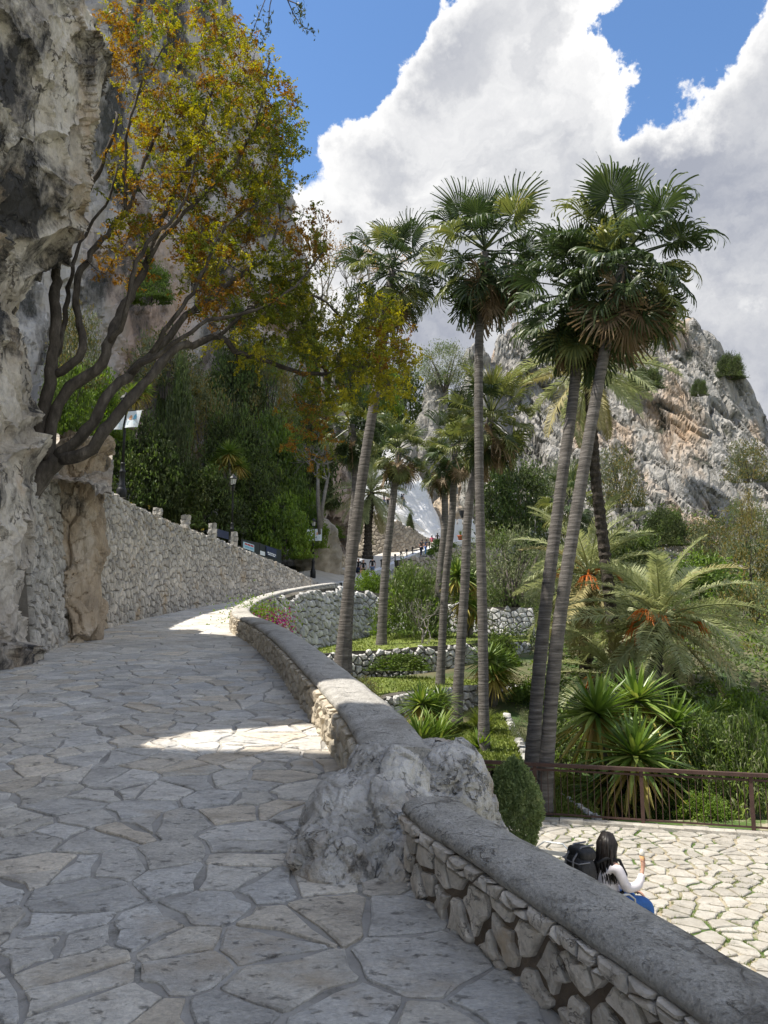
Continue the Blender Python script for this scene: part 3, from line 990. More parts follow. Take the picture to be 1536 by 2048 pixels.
for j, z in enumerate(zr):
    pts = []
    zz = min(z, TOPZ)
    for s in sec:
        if s[0] is None:
            pts.append((float(EXf(zz)) + s[2], s[1]))
        else:
            pts.append(s)
    pts = np.array(pts)
    # rounded plan curve
    X = np.interp(us, np.arange(len(sec)), pts[:, 0])
    Yv = np.interp(us, np.arange(len(sec)), pts[:, 1])
    for _ in range(8):
        X[1:-1] = (X[:-2] + 2 * X[1:-1] + X[2:]) / 4
        Yv[1:-1] = (Yv[:-2] + 2 * Yv[1:-1] + Yv[2:]) / 4
    over = max(0, z - 12.5)
    X = X - over * 1.2 - (over ** 2) * .5
    S[:, j, 0] = X
    S[:, j, 1] = Yv
    S[:, j, 2] = z
rock_grid('cliff', S, rockdisp(.62, .55, 3, (1, 1, .8), .75), M_cliff, smooth=False, kind='structure')

# --- the cliff's run beside and behind the viewer (outside the frame, it shades the path)
ys_ = np.linspace(-16, 8.6, 80)
zs_ = np.linspace(-1, 18.5, 80)
S = np.zeros((len(ys_), len(zs_), 3))
for i, Y in enumerate(ys_):
    sun_notch = math.exp(-((Y - 6.1) / .48) ** 2)  # added gap, out of view, letting a strip of sun onto the path
    for j, z in enumerate(zs_):
        S[i, j] = (-5.55 - .03 * z - max(0, z - 15.0) * 1.2 - sun_notch * max(0, z - 7.7) * 2.2, Y, z)
rock_grid('cliff', S[::-1], rockdisp(.6, .35, 8, (1, 1, .8), .8), M_cliff, smooth=False, kind='structure')

# --- ochre rock rib in the retaining wall
rz = np.linspace(0, 1, 130)
rib_px = [(865, 148, 46), (900, 146, 50), (930, 138, 52), (980, 130, 52), (1050, 132, 40), (1120, 134, 38), (1200, 138, 33), (1290, 140, 28)]
cy_ = interp([r[0] for r in rib_px], [r[1] for r in rib_px])
cw_ = interp([r[0] for r in rib_px], [r[2] for r in rib_px])
us = np.linspace(0, 1, 70)
S = np.zeros((len(us), len(rz), 3))
for j, t in enumerate(rz):
    py = 1300 - t * 440
    c = P(float(cy_(py)), py, 15.6)
    w = float(cw_(py)) / F * 15.6
    for i, u in enumerate(us):
        a = math.pi * (u * 1.25 - .125)
        S[i, j] = (c.x - math.cos(a) * w * 1.1, c.y + .5 - math.sin(a) * .6, c.z)
        if t > .9:
            S[i, j, 1] += (t - .9) * 6
rock_grid('rock_rib', S, rockdisp(1.5, .3, 13, (1, 1, .6), .8), M_cliff_orange, smooth=False, kind='structure')
# ledge that carries the tree
S = np.zeros((40, 30, 3))
for i in range(40):
    for j in range(30):
        u, t = i / 39, j / 29
        px = -10 + u * 235
        py = 985 - t * 90 - 25 * math.sin(u * 3.1)
        c = P(px, py, 14.6 + t * 3.6)
        S[i, j] = c
rock_grid('rock_ledge', S, rockdisp(1.4, .28, 17, (1, 1, .7), .8), M_cliff, kind='structure')

# --- mountain behind the tree
me_px = [(-700, 300), (-400, 360), (-200, 420), (0, 462), (130, 503), (260, 543), (360, 577), (420, 602), (490, 627), (560, 643), (640, 652), (720, 662), (800, 676), (900, 690), (1000, 700), (1120, 705)]
YE = 66.0
EM = interp([P(x, y, YE).z for y, x in me_px], [P(x, y, YE).x for y, x in me_px])
zr = np.linspace(2, 82, 330)
us = np.linspace(0, 1, 300)
S = np.zeros((len(us), len(zr), 3))
for j, z in enumerate(zr):
    E = np.array([float(EM(z)), YE])
    A = np.array([-33 - .22 * z, 26 + .1 * z])
    B = np.array([-19 - .06 * z, 52 + .03 * z])
    C = np.array([E[0] - 26, YE + 8])
    ctrl = np.array([A, B * .5 + A * .5, B, E * .55 + B * .45, E - (1.5, 3), E, E + (-3.0, 3.0), C])
    X = np.interp(us * 7, np.arange(8), ctrl[:, 0])
    Yv = np.interp(us * 7, np.arange(8), ctrl[:, 1])
    for _ in range(10):
        X[1:-1] = (X[:-2] + 2 * X[1:-1] + X[2:]) / 4
        Yv[1:-1] = (Yv[:-2] + 2 * Yv[1:-1] + Yv[2:]) / 4
    S[:, j, 0], S[:, j, 1], S[:, j, 2] = X, Yv, z
rock_grid('mountain', S, rockdisp(.17, 2.0, 23, (1, 1, .5), .8), M_mountain, smooth=False, kind='structure')

# --- grey mountain on the right
top_px = [(880, 1040), (930, 900), (940, 790), (950, 705), (968, 690), (985, 722), (1005, 672), (1040, 648), (1090, 640), (1150, 655), (1200, 700), (1240, 690), (1290, 656), (1340, 655), (1390, 664), (1425, 708), (1450, 735), (1480, 770), (1536, 850), (1620, 940), (1750, 1010), (1950, 1100)]
YM = 125.0
TZ = interp([P(x, y, YM).x for x, y in top_px], [P(x, y, YM).z for x, y in top_px])
xs = np.linspace(P(885, 700, YM).x, P(1940, 900, YM).x, 420)
tt = np.linspace(0, 1.35, 260)
S = np.zeros((len(xs), len(tt), 3))
for i, x in enumerate(xs):
    zt = float(TZ(x))
    zt += 0.9 * math.sin(x * 1.3) * math.sin(x * .47 + 1)
    for j, t in enumerate(tt):
        if t <= 1:
            S[i, j] = (x + (1 - t) * 6.0, YM - 22 * (1 - t) ** 1.25, 3 + (zt - 3) * t)
        else:
            q = (t - 1) / .35
            S[i, j] = (x, YM + 30 * q, 3 + (zt - 3) * (1 - .55 * q * q))
_rd = rockdisp(.14, 2.9, 33, (1.6, 1, .3), .8, .1)


def rdisp(q):
    # leaning strata
    p = q.copy()
    p[:, 0] += .45 * p[:, 2]
    return _rd(p)


rock_grid('mountain', S, rdisp, M_mountain_right, smooth=False, kind='structure')
MTN = S.copy()


def crag(name, px, py0, py1, w, Y, seed, mat, depth=.8, **tags):
    """free-standing outcrop between pixel rows py0 (top) and py1 (bottom)"""
    us, vs = np.linspace(0, 2 * math.pi, 48), np.linspace(0, 1, 36)
    t, b = P(px, py0, Y), P(px, py1, Y)
    W = w / F * Y / 2
    S = np.zeros((48, 36, 3))
    for i, u in enumerate(us):
        for j, v in enumerate(vs):
            r = W * max(.02, (1 - v ** 3.2)) ** .55 * (1.12 - .12 * v)
            S[i, j] = (b.x + (t.x - b.x) * v + math.cos(u) * r, Y + math.sin(u) * r * depth, b.z + (t.z - b.z) * v)
    return rock_grid(name, S, rockdisp(1.6 / W, W * .3, seed, (1, 1, .7), .9), mat, **tags)


crag('rock_outcrop', 872, 768, 1010, 84, 108, 41, M_mountain_right, kind='structure')
crag('rock_outcrop', 812, 880, 1060, 60, 104, 42, M_mountain_right, kind='structure')
crag('rock_outcrop', 640, 1035, 1150, 80, 55, 43, M_brownwall, kind='structure')
crag('rock_outcrop', 962, 690, 1060, 70, 122, 44, M_mountain_right, kind='structure')
crag('rock_outcrop', 900, 985, 1090, 70, 101, 45, M_cliff_orange, kind='structure')

# --- boulder that interrupts the parapet
def lump(parts, seed, amp, sc):
    out = MB()
    for (cx, cy, cz, rx, ry, rz_) in parts:
        us, vs = np.linspace(0, 2 * math.pi, 150), np.linspace(.02, .98, 100)
        S = np.zeros((150, 100, 3))
        for i, u in enumerate(us):
            for j, v in enumerate(vs):
                th = math.pi * (1 - v)
                s = abs(math.sin(th)) ** .8
                S[i, j] = (cx + rx * s * math.cos(u), cy + ry * s * math.sin(u), cz + rz_ * math.cos(th) * (1 if v > .5 else 1))
        n = gnormals(S)
        q = S.reshape(-1, 3)
        d = rockdisp(sc, amp, seed, (1, 1, 1), 1.0)(q)
        d += .009 * fbm(q * 22, 4, .6, seed + 3) - .02 * np.clip(fbm(q * 9, 3, .5, seed + 8) - .15, 0, 1)
        V = (q + n.reshape(-1, 3) * d[:, None]).reshape(150, 100, 3)
        V[-1] = V[0]
        out.add(V.reshape(-1, 3), gridfaces(150, 100))
    return out


bz = .35
lump([(-.08, 4.62, .42, .40, .44, .36), (-.24, 4.36, .24, .29, .36, .36), (.02, 4.78, .62, .25, .32, .27), (.37, 5.25, .46, .34, .4, .4), (.10, 4.28, .18, .22, .26, .36), (.52, 5.2, -.3, .34, .43, .8)], 51, .075, 2.0).build('boulder', M_boulder, None, False,
     label='big pale limestone boulder built into the low parapet wall by the path', category='boulder')

# ================================================================== GARDEN GROUND, TERRACES
GZ = interp([-20, 2, 12, 15, 18, 22, 26, 31, 36, 50, 80, 120, 200, 420], [-3.2, -3, -2.35, -2.3, -2.3, -1.75, -.75, .45, .95, 2.2, 4.5, 7, 12, 30])
def ground_z(x, y):
    return float(GZ(y)) - .012 * max(0, x - 6) * 1.0 + max(0.0, (x - 15)) * .06 * (y > 20)


gx = np.concatenate([np.linspace(-420, -70, 8), np.linspace(-60, 70, 66), np.linspace(80, 420, 10)])
gy = np.concatenate([np.linspace(-60, -2, 6), np.linspace(0, 60, 61), np.linspace(64, 420, 40)])
V = np.array([(x, y, ground_z(x, y)) for x in gx for y in gy])
V[:, 2] += .12 * fbm(V * .35, 3, .5, 4) - .05
# under the road and the plaza the ground stays well below
for k, (x, y, z) in enumerate(V):
    if y < 98 and LX(min(max(y, -8), 98)) - 6 < x < RX(min(max(y, -8), 98)) + 1:
        V[k, 2] = min(z, float(PZf(min(max(y, -8), 98))) - 2.5)
MB().add(V, gridfaces(len(gx), len(gy))).build('ground', M_soil, None, True, kind='structure')


def band(name, front, back, mat, n=5, sub=4, bumpy=.0, lift=0.0, **tags):
    """ground sheet between two lines of points"""
    f = np.array([tuple(P(*q)) for q in front])
    b = np.array([tuple(P(*q)) for q in back])
    t = np.linspace(0, 1, (max(len(f), len(b)) - 1) * sub + 1)
    fi = np.stack([np.interp(t, np.linspace(0, 1, len(f)), f[:, k]) for k in range(3)], 1)
    bi = np.stack([np.interp(t, np.linspace(0, 1, len(b)), b[:, k]) for k in range(3)], 1)
    w = np.linspace(0, 1, n)[None, :, None]
    S = fi[:, None, :] * (1 - w) + bi[:, None, :] * w
    V = S.reshape(-1, 3).copy()
    V[:, 2] += lift + bumpy * fbm(V * 1.3, 3, .5, 2)
    MB().add(V, gridfaces(len(t), n)).build(name, mat, None, True, **tags)
    return S


LAWNS = []
lawn1_f = [(600, 1310, 27.5), (690, 1303, 28), (760, 1300, 28.5), (850, 1293, 29), (960, 1286, 30.5), (1060, 1282, 32.5)]
lawn1_b = [(600, 1292, 33), (690, 1283, 33), (760, 1267, 36), (850, 1264, 36), (960, 1268, 36.5), (1060, 1272, 37)]
LAWNS.append(band('lawn', lawn1_f, lawn1_b, M_lawn, bumpy=.03, kind='structure'))
lawn2_f = [(720, 1412, 22.5), (800, 1388, 24), (860, 1379, 24.5), (940, 1372, 26), (1010, 1366, 27), (1060, 1366, 28)]
lawn2_b = [(720, 1356, 27.2), (800, 1353, 28), (860, 1352, 28.6), (940, 1347, 29.8), (1010, 1343, 31), (1060, 1340, 32)]
LAWNS.append(band('lawn', lawn2_f, lawn2_b, M_lawn, bumpy=.03, kind='structure'))
lawn3_f = [(880, 1560, 16.6), (960, 1545, 17), (1056, 1528, 18)]
lawn3_b = [(880, 1460, 21.5), (940, 1443, 22), (1014, 1424, 24)]
LAWNS.append(band('lawn', lawn3_f, lawn3_b, M_lawn, bumpy=.03, kind='structure'))
lawn4_f = [(1075, 1652, 15.4), (1130, 1656, 15.25), (1205, 1660, 15.1)]
lawn4_b = [(1060, 1532, 18.4), (1110, 1540, 18.6), (1180, 1560, 18.0)]
LAWNS.append(band('lawn', lawn4_f, lawn4_b, M_lawn, bumpy=.03, kind='structure'))
band('garden_bed', [(1056, 1529, 18), (1150, 1570, 17.5), (1300, 1590, 17.5)], [(1014, 1425, 24), (1130, 1420, 26), (1320, 1400, 28)], M_soil, lift=-.08, bumpy=.1, kind='structure')


def wall_line(name, label, base, tops, mat, mmat, cell, nparts, seed, lean=.12, thick=.5, front=.03, bul=.06, rounded=True, edge=.02, kmin=0):
    """dry wall: base (px, py, Y) and tops (py) per point; faces the viewer"""
    rng = np.random.default_rng(seed)
    b = [P(*q) for q in base]
    t = [P(q[0], ty, q[2] + .2).z for q, ty in zip(base, tops)]
    s = [0]
    for p, q in zip(b, b[1:]):
        s.append(s[-1] + (q - p).xy.length)
    ss = np.linspace(0, s[-1], max(6, int(s[-1] / .6)))
    fx, fy, fz, ft = (interp(s, [p.x for p in b]), interp(s, [p.y for p in b]), interp(s, [p.z - .15 for p in b]), interp(s, t))
    bx, by, bz_, bt = fx(ss), fy(ss), fz(ss), ft(ss)
    tx, ty_ = np.gradient(bx), np.gradient(by)
    L = np.hypot(tx, ty_) + 1e-9
    nx, ny = ty_ / L, -tx / L                     # towards the viewer when the line runs to the right

    def mp(u, v, d):
        d = d - lean * v
        return (np.interp(u, ss, bx) + np.interp(u, ss, nx) * d, np.interp(u, ss, by) + np.interp(u, ss, ny) * d, np.interp(u, ss, bz_) + v)
    V = []
    for k, u in enumerate(ss):
        h = bt[k] - bz_[k]
        V += [mp(u, -.2, 0), mp(u, h, 0), mp(u, h - .02, -thick), mp(u, -.2, -thick)]
    core = MB().add(V, gridfaces(len(ss), 4))
    e = (len(ss) - 1) * 4
    core.add(V, [(0, 1, 2, 3), (e + 3, e + 2, e + 1, e)])
    w = core.build(name, mmat, None, label=label, category='wall', kind='thing')
    H = lambda u: float(np.interp(u, ss, bt - bz_))
    cs = cells(0, ss[-1], -.05, max(H(u) for u in ss), cell[0], cell[1], .95, rng, .06, keep=lambda u, v: v < H(u))
    def tz(u, v):
        q = mp(u, v, 0)
        return q
    c2 = [(c, pl) for c, pl in cs]
    lay(w, 'wall_stone', mat, c2, mp, .018, front, bul, rng, nparts, lambda c: area(c[1]) / float(np.interp(c[0][0], ss, by)) ** 2, 'wall_stones', rounded=rounded, edge=edge, back=-.05)
    return w


wall_line('terrace_wall', 'high pale dry stone bank behind the uppermost lawn below the curving road',
          [(545, 1262, 27), (600, 1296, 29), (650, 1300, 31), (700, 1285, 33), (760, 1270, 36), (850, 1267, 36.5), (960, 1270, 37), (1075, 1278, 37.5)],
          [1206, 1196, 1182, 1176, 1184, 1205, 1212, 1215], M_drywall, M_drymortar, (.3, .24), 230, 61, lean=.32)
wall_line('terrace_wall', 'curved pale dry stone wall holding up the uppermost lawn',
          [(610, 1352, 26.8), (690, 1354, 27.6), (760, 1355, 28.1), (850, 1354, 28.6), (960, 1347, 30.1), (1065, 1341, 32.1)],
          [1312, 1304, 1301, 1294, 1287, 1283], M_drywall, M_drymortar, (.27, .2), 230, 62)
wall_line('terrace_wall', 'lowest curved dry stone wall with sword leaved plants in front of it',
          [(725, 1470, 22), (780, 1462, 23), (830, 1450, 23.8), (900, 1440, 24.6), (960, 1430, 25.6), (1070, 1425, 27.6)],
          [1414, 1394, 1383, 1376, 1371, 1367], M_drywall, M_drymortar, (.26, .19), 150, 63)

# stone edgings of the lawns
def edging(pts, label, n, seed):
    rng = np.random.default_rng(seed)
    root = thing('stone_edging', label, 'edging', P(*pts[0]))
    q = np.array([tuple(P(*p)) for p in pts])
    s = np.concatenate([[0], np.cumsum(np.linalg.norm(np.diff(q, axis=0), axis=1))])
    for k in range(n):
        u = s[-1] * (k + .5) / n
        c = np.array([np.interp(u, s, q[:, i]) for i in range(3)]) - np.array(root.location)
        r = s[-1] / n * .48
        V, f = lathe([(r * .9, -.06), (r * 1.02, .03), (r * .7, .09 + rng.uniform(0, .05))], 6, (0, 0, 0))
        V = np.array(V) * (1, rng.uniform(.6, .8), 1) + rng.normal(0, .012, (len(V), 3)) + c
        MB().add(V, f).build('edging_stone', M_drywall, root)


edging([(1062, 1535, 17.6), (1040, 1490, 20), (1012, 1432, 23.5)], 'line of small pale stones along the right edge of the narrow middle lawn', 22, 71)
edging([(1200, 1650, 15.3), (1160, 1622, 16.2), (1118, 1592, 17.2), (1090, 1560, 18.2)], 'line of small pale stones across the lawn just behind the railing', 18, 72)

# long soft grass blades on the lawns (only the roughness of the turf shows)
rng = np.random.default_rng(75)
gv, gq, k = [], [], 0
for S, cnt in zip(LAWNS, (2600, 2600, 5200, 5200)):
    nu, nv = S.shape[:2]
    for _ in range(cnt):
        a, b = rng.uniform(0, nu - 1.001), rng.uniform(0, nv - 1.001)
        i, j = int(a), int(b)
        fa, fb = a - i, b - j
        c = S[i, j] * (1 - fa) * (1 - fb) + S[i + 1, j] * fa * (1 - fb) + S[i, j + 1] * (1 - fa) * fb + S[i + 1, j + 1] * fa * fb
        t = rng.uniform(0, 6.28)
        w, h = rng.uniform(.015, .04), rng.uniform(.03, .1)
        d = np.array([math.cos(t) * w, math.sin(t) * w, 0])
        gv += [c - d, c + d, c + np.array([rng.normal(0, .03), rng.normal(0, .03), h])]
        gq.append((k, k + 1, k + 2))
        k += 3
MB().add(gv, np.array(gq)).build('lawn_grass', M_grassblade, kind='stuff')

# ================================================================== SLOPE ABOVE THE LEFT WALL
ty = np.linspace(13, 64, 60)
tb = np.linspace(0, 1, 26)
S = np.zeros((len(ty), len(tb), 3))
for i, Y in enumerate(ty):
    if Y < 47:
        x = float(LX(Y)) - .35
        z = max(wall_top(Y), float(PZf(Y)) + .25) - .1
    else:
        x = float(LX(Y)) - .2
        z = float(PZf(Y)) + .1
    for j, t in enumerate(tb):
        d = t * 26
        S[i, j] = (x - d, Y + d * .35, z + max(0, d - 2.4) * .42)
q = S.reshape(-1, 3)
q[:, 2] += .35 * fbm(q * .3, 3, .5, 9) * np.clip(np.tile(tb, len(ty)) * 8 - .6, 0, 1)
MB().add(q, gridfaces(len(ty), len(tb))[:, ::-1]).build('hillside', M_soil, None, True, kind='structure')
band('pavement', [(636, 1170, 47.5), (668, 1166, 50), (704, 1160, 54), (722, 1154, 59)], [(585, 1146, 50), (625, 1140, 53), (668, 1137, 57), (700, 1134, 61)], M_palepave, kind='structure')

# paved road climbing to the gate
def far_road():
    ys = np.linspace(46, 98, 60)
    V = []
    for Y in ys:
        a, b = float(LX(Y)) - .6, float(RX(Y)) + .05
        for t in np.linspace(0, 1, 5):
            V.append((a + (b - a) * t, Y, float(PZf(Y)) + .006))
    MB().add(V, gridfaces(60, 5)).build('road', M_palepave, None, True, kind='structure')


far_road()
# white kerb wall along the outer edge of the upper road with its rubble face
ys = np.linspace(47.2, 97, 70)
xs_, zs_ = RX(ys), np.array([float(PZf(y)) for y in ys])
V = []
for x, y, z in zip(xs_, ys, zs_):
    V += [(x - .05, y, z - .1), (x - .05, y, z + .42), (x + .5, y, z + .42), (x + .5, y, z - .1)]
kerb = MB().add(V, gridfaces(70, 4)).build('kerb_wall', M_white, None, label='low whitewashed kerb wall climbing along the road towards the white gate', category='wall', kind='thing')
V = []
for x, y, z in zip(xs_, ys, zs_):
    V += [(x + .46, y - .1, z - .02), (x + .8, y - .4, z - 3.6)]
MB().add(V, gridfaces(70, 2)).build('rubble_face', M_drymortar, kerb)
rng = np.random.default_rng(78)
s2 = np.concatenate([[0], np.cumsum(np.hypot(np.diff(xs_), np.diff(ys)))])
cs = cells(0, s2[-1], 0, 3.5, .5, .36, .9, rng, .05)
def rmp(u, v, d):
    x, y, z = np.interp(u, s2, xs_), np.interp(u, s2, ys), np.interp(u, s2, zs_)
    return (x + .46 + .097 * v + d * .75, y - .1 - .085 * v - d * .6, z - .02 - v)
lay(kerb, 'wall_stone', M_drywall, cs, rmp, .03, .05, .08, rng, 0, lambda c: 1, 'wall_stones', back=-.05)
# bollards with a chain along it
bol = []
for px, py, Y in ((766, 1134, 66.5), (779, 1128, 69), (791, 1122, 71), (802, 1118, 73), (813, 1113, 75), (824, 1109, 77), (848, 1099, 80.5), (860, 1094, 82.5), (872, 1090, 84.5), (884, 1085, 87)):
    x, z = float(RX(Y)) + .2, float(PZf(Y)) + .42
    V, f = lathe([(.1, 0), (.1, .04), (.055, .08), (.05, .5), (.1, .55), (.11, .62), (.06, .7)], 8)
    b = MB().add(V, f).build('bollard', M_iron, None, loc=(x, Y, z - .01), label='short black iron bollard standing on the white kerb of the upper road', category='bollard', group='bollards along the upper road')
    bol.append(Vector((x, Y, z + .5)))
mb = MB()
for a, b in zip(bol, bol[1:]):
    mb.add(*tube([a.lerp(b, t) - Vector((0, 0, .5 * t * (1 - t))) for t in np.linspace(0, 1, 6)], .025, 5))
mb.build('chain', M_iron, None, label='thin dark chain hanging between the bollards of the upper road', category='chain')

# ================================================================== WHITE GATEHOUSE
def loft_poly(rings):
    """rings of equal length from bottom to top"""
    n = len(rings[0])
    V = [tuple(p) for r in rings for p in r]
    fs = []
    for k in range(len(rings) - 1):
        for j in range(n):
            a, b = k * n + j, k * n + (j + 1) % n
            fs.append((a, b, b + n, a + n))
    fs.append(tuple((len(rings) - 1) * n + j for j in range(n)))
    return V, fs


tower = thing('white_tower', 'whitewashed sloping castle wall rising behind the palms above the gate', 'castle wall', P(820, 1060, 96))
ro = Vector(tower.location)
def roughen(V, f, cuts, amp, seed):
    import bmesh
    bm = bmesh.new()
    vs = [bm.verts.new(v) for v in V]
    for q in f:
        bm.faces.new([vs[i] for i in q])
    bmesh.ops.subdivide_edges(bm, edges=bm.edges[:], cuts=cuts, use_grid_fill=True)
    co = np.array([v.co[:] for v in bm.verts])
    co += amp * np.stack([fbm(co * .5, 3, .5, seed + k) for k in range(3)], 1)
    fs = [tuple(v.index for v in fc.verts) for fc in bm.faces] if not bm.verts.index_update() else None
    bm.verts.index_update()
    fs = [tuple(v.index for v in fc.verts) for fc in bm.faces]
    bm.free()
    return co, fs


lo = [P(752, 1040, 93), P(884, 1080, 93), P(890, 1075, 99), P(752, 1040, 101)]
mid = [P(740, 960, 95.5), P(852, 984, 95.5), P(856, 984, 99), P(740, 960, 102)]
hi = [P(728, 890, 97.5), P(826, 925, 97.5), P(828, 925, 99.5), P(728, 890, 103)]
V, f = loft_poly([[p - ro for p in r] for r in (lo, mid, hi)])
f = [q for q in f if len(q) == 4]
MB().add(*roughen(V, f, 8, .35, 4)).build('sloping_wall', M_white, tower, False)
rb = [P(690, 945, 100), P(746, 955, 98), P(746, 955, 101), P(690, 945, 104)]
rt = [P(690, 905, 100.5), P(742, 893, 98.5), P(742, 893, 101.5), P(690, 905, 104.5)]
V, f = loft_poly([[p - ro for p in r] for r in (rb, rt)])
MB().add(*roughen(V, f, 4, .2, 5)).build('upper_wall', M_white, tower)
# stair parapet, white band at the foot
V, f = loft_poly([[P(756, 1024, 92) - ro, P(860, 1070, 91) - ro, P(862, 1070, 91.8) - ro, P(756, 1024, 92.8) - ro], [P(756, 1006, 92) - ro, P(826, 1040, 91.2) - ro, P(828, 1040, 92) - ro, P(756, 1006, 92.8) - ro]])
MB().add(V, f).build('stair_parapet', M_white, tower)
gate = thing('gate_wall', 'white battlemented gate wall with three merlons at the top of the road', 'gate', P(925, 1078, 95))
go = Vector(gate.location)
def wbox(x0, x1, y0, y1, Y, d, name, mat, parent, org):
    a, b = P(x0, y1, Y), P(x1, y0, Y)
    V, f = box(((a.x + b.x) / 2 - org.x, Y + d / 2 - org.y, (a.z + b.z) / 2 - org.z), (b.x - a.x, d, b.z - a.z))
    return MB().add(V, f).build(name, mat, parent)
wbox(900, 952, 1049, 1085, 95, 1.2, 'wall', M_white, gate, go)
for x in (909, 920, 931, 943):
    wbox(x - 4, x + 4, 1038, 1049, 95.002, 1.0, 'merlon', M_white, gate, go)
wbox(868, 900, 1056, 1095, 94, 1.5, 'wing_wall', M_white, gate, go)
# rubble ramp wall left of the gate
wall_line('ramp_wall', 'tall buff rubble ramp wall rising left towards the white castle wall',
          [(690, 1104, 83), (720, 1110, 82), (760, 1108, 81.5), (810, 1096, 82.5), (862, 1084, 86)], [1016, 1022, 1030, 1050, 1080], M_brownwall, M_brownwall, (.55, .34), 60, 81, lean=.1)
wall_line('garden_wall', 'low golden stone wall beside the brown bin at the road junction', [(612, 1150, 56), (650, 1142, 58), (700, 1142, 61)], [1108, 1106, 1110], M_goldstone, M_brownwall, (.42, .3), 60, 82)
wall_line('garden_wall', 'pale stone wall below the upper road showing between the palm trunks', [(800, 1165, 62), (860, 1168, 64), (930, 1165, 68), (1010, 1158, 72)], [1120, 1112, 1098, 1092], M_brownwall, M_drymortar, (.5, .36), 60, 83)

# ================================================================== VEGETATION
def unit(v):
    return v / (np.linalg.norm(v, axis=-1, keepdims=True) + 1e-9)


def leaves(C, size, rng, out=None, aspect=.5, up=.25, fold=.18):
    """leaf-sized folded quads at points C"""
    n = len(C)
    size = np.broadcast_to(size, (n,))[:, None] * rng.uniform(.6, 1.3, (n, 1))
    a = rng.normal(0, 1, (n, 3))
    if out is not None:
        a = a * .8 + out * .9
    a[:, 2] -= up * rng.random(n)
    a = unit(a)
    nr = rng.normal(0, .7, (n, 3))
    nr[:, 2] += .9
    b = unit(np.cross(a, nr))
    nn_ = np.cross(b, a)
    V = np.empty((n, 4, 3))
    V[:, 0] = C - a * size * .5
    V[:, 1] = C + b * size * aspect * .5 + nn_ * size * fold
    V[:, 2] = C + a * size * .5
    V[:, 3] = C - b * size * aspect * .5 + nn_ * size * fold
    q = np.arange(n * 4).reshape(n, 4)
    return V.reshape(-1, 3), q


def crown_points(rng, nclump, per, rx, ry, rz, clump, shape='ball', gap=.25):
    """points in clumps that fill a crown's shell; returns points and outward directions"""
    C, O = [], []
    for _ in range(nclump):
        d = unit(rng.normal(0, 1, 3))
        r = rng.uniform(.45, 1.0) ** .6
        if shape == 'cone':
            t = rng.random() ** .8
            w = (1 - t) ** .7 * .95 + .05
            a = rng.uniform(0, 6.283)
            rr = w * rng.uniform(.5, 1.0)
            c = np.array([math.cos(a) * rr * rx, math.sin(a) * rr * ry, t * rz * 2])
            d = np.array([math.cos(a), math.sin(a), .5])
        elif shape == 'dome':
            d[2] = abs(d[2]) * 1.1 - .1
            c = d * r * (rx, ry, rz * 2)
        else:
            c = d * r * (rx, ry, rz) + (0, 0, rz)
        k = rng.integers(int(per * .6), int(per * 1.4))
        cl = clump * rng.uniform(.6, 1.4)
        p = c + rng.normal(0, 1, (k, 3)) * cl * (1, 1, .75)
        C.append(p)
        O.append(np.tile(d, (k, 1)))
    return np.concatenate(C), np.concatenate(O)


BUSH = {}
def bush_mesh(key, mats, nclump, per, leaf, clump, shape='dome', seed=0, aspect=.5, mixp=None, up=.25, stems=True):
    rng = np.random.default_rng(seed + 100)
    C, O = crown_points(rng, nclump, per, 1, 1, .5, clump, shape)
    C[:, 2] = np.maximum(C[:, 2], .0)
    mb = MB()
    mp_ = mixp or [1.0 / len(mats)] * len(mats)
    # tones run in clumps, not leaf by leaf
    g = fbm(C * 2.2, 3, .5, seed) * .5 + rng.normal(0, .12, len(C))
    qs = np.quantile(g, np.cumsum(mp_))
    lo_ = -9.0
    for i in range(len(mats)):
        sel = (g > lo_) & (g <= (qs[i] if i < len(mats) - 1 else 9))
        lo_ = qs[i]
        if sel.any():
            mb.add(*leaves(C[sel], leaf, rng, O[sel], aspect, up), mi=i)
    if stems:
        for k in range(7):
            a = rng.uniform(0, 6.28)
            r = rng.uniform(.25, .7)
            e = np.array([math.cos(a) * r, math.sin(a) * r, rng.uniform(.5, .85)])
            mb.add(*tube([(math.cos(a) * .08, math.sin(a) * .08, -.05), e * (.4, .4, .5), e], [.025, .016, .006], 5), mi=len(mats))
    BUSH[key] = mb.mesh('bush_' + key, list(mats) + [M_bark])
    return BUSH[key]


bush_mesh('dark', [M_dark, M_shrub], 210, 55, .075, .1, 'dome', 1, .45, [.75, .25])
bush_mesh('cypress', [M_dark, M_shrub], 210, 46, .07, .085, 'cone', 2, .3, [.85, .15], up=-.6)
bush_mesh('shrub', [M_shrub, M_bright], 180, 42, .085, .1, 'dome', 3, .5, [.65, .35])
bush_mesh('bright', [M_bright, M_shrub], 170, 42, .085, .1, 'dome', 4, .55, [.7, .3])
bush_mesh('olive', [M_olive, M_shrub], 150, 46, .07, .11, 'ball', 5, .3, [.7, .3])
bush_mesh('tawny', [M_brownleaf, M_olive, M_shrub], 150, 46, .06, .1, 'dome', 6, .35, [.5, .3, .2])
bush_mesh('oak', [M_shrub, M_dark], 170, 50, .07, .11, 'ball', 7, .55, [.45, .55])
bush_mesh('lance', [M_shrub, M_olive, M_bright], 170, 40, .15, .1, 'dome', 8, .16, [.5, .25, .25], up=-.3)
bush_mesh('scrub', [M_olive, M_tan if False else M_brownleaf, M_dark], 120, 32, .08, .11, 'dome', 9, .4, [.5, .3, .2])
bush_mesh('ivy', [M_shrub, M_bright, M_dark], 150, 40, .1, .12, 'dome', 10, .8, [.5, .25, .25])
rng = np.random.default_rng(99)


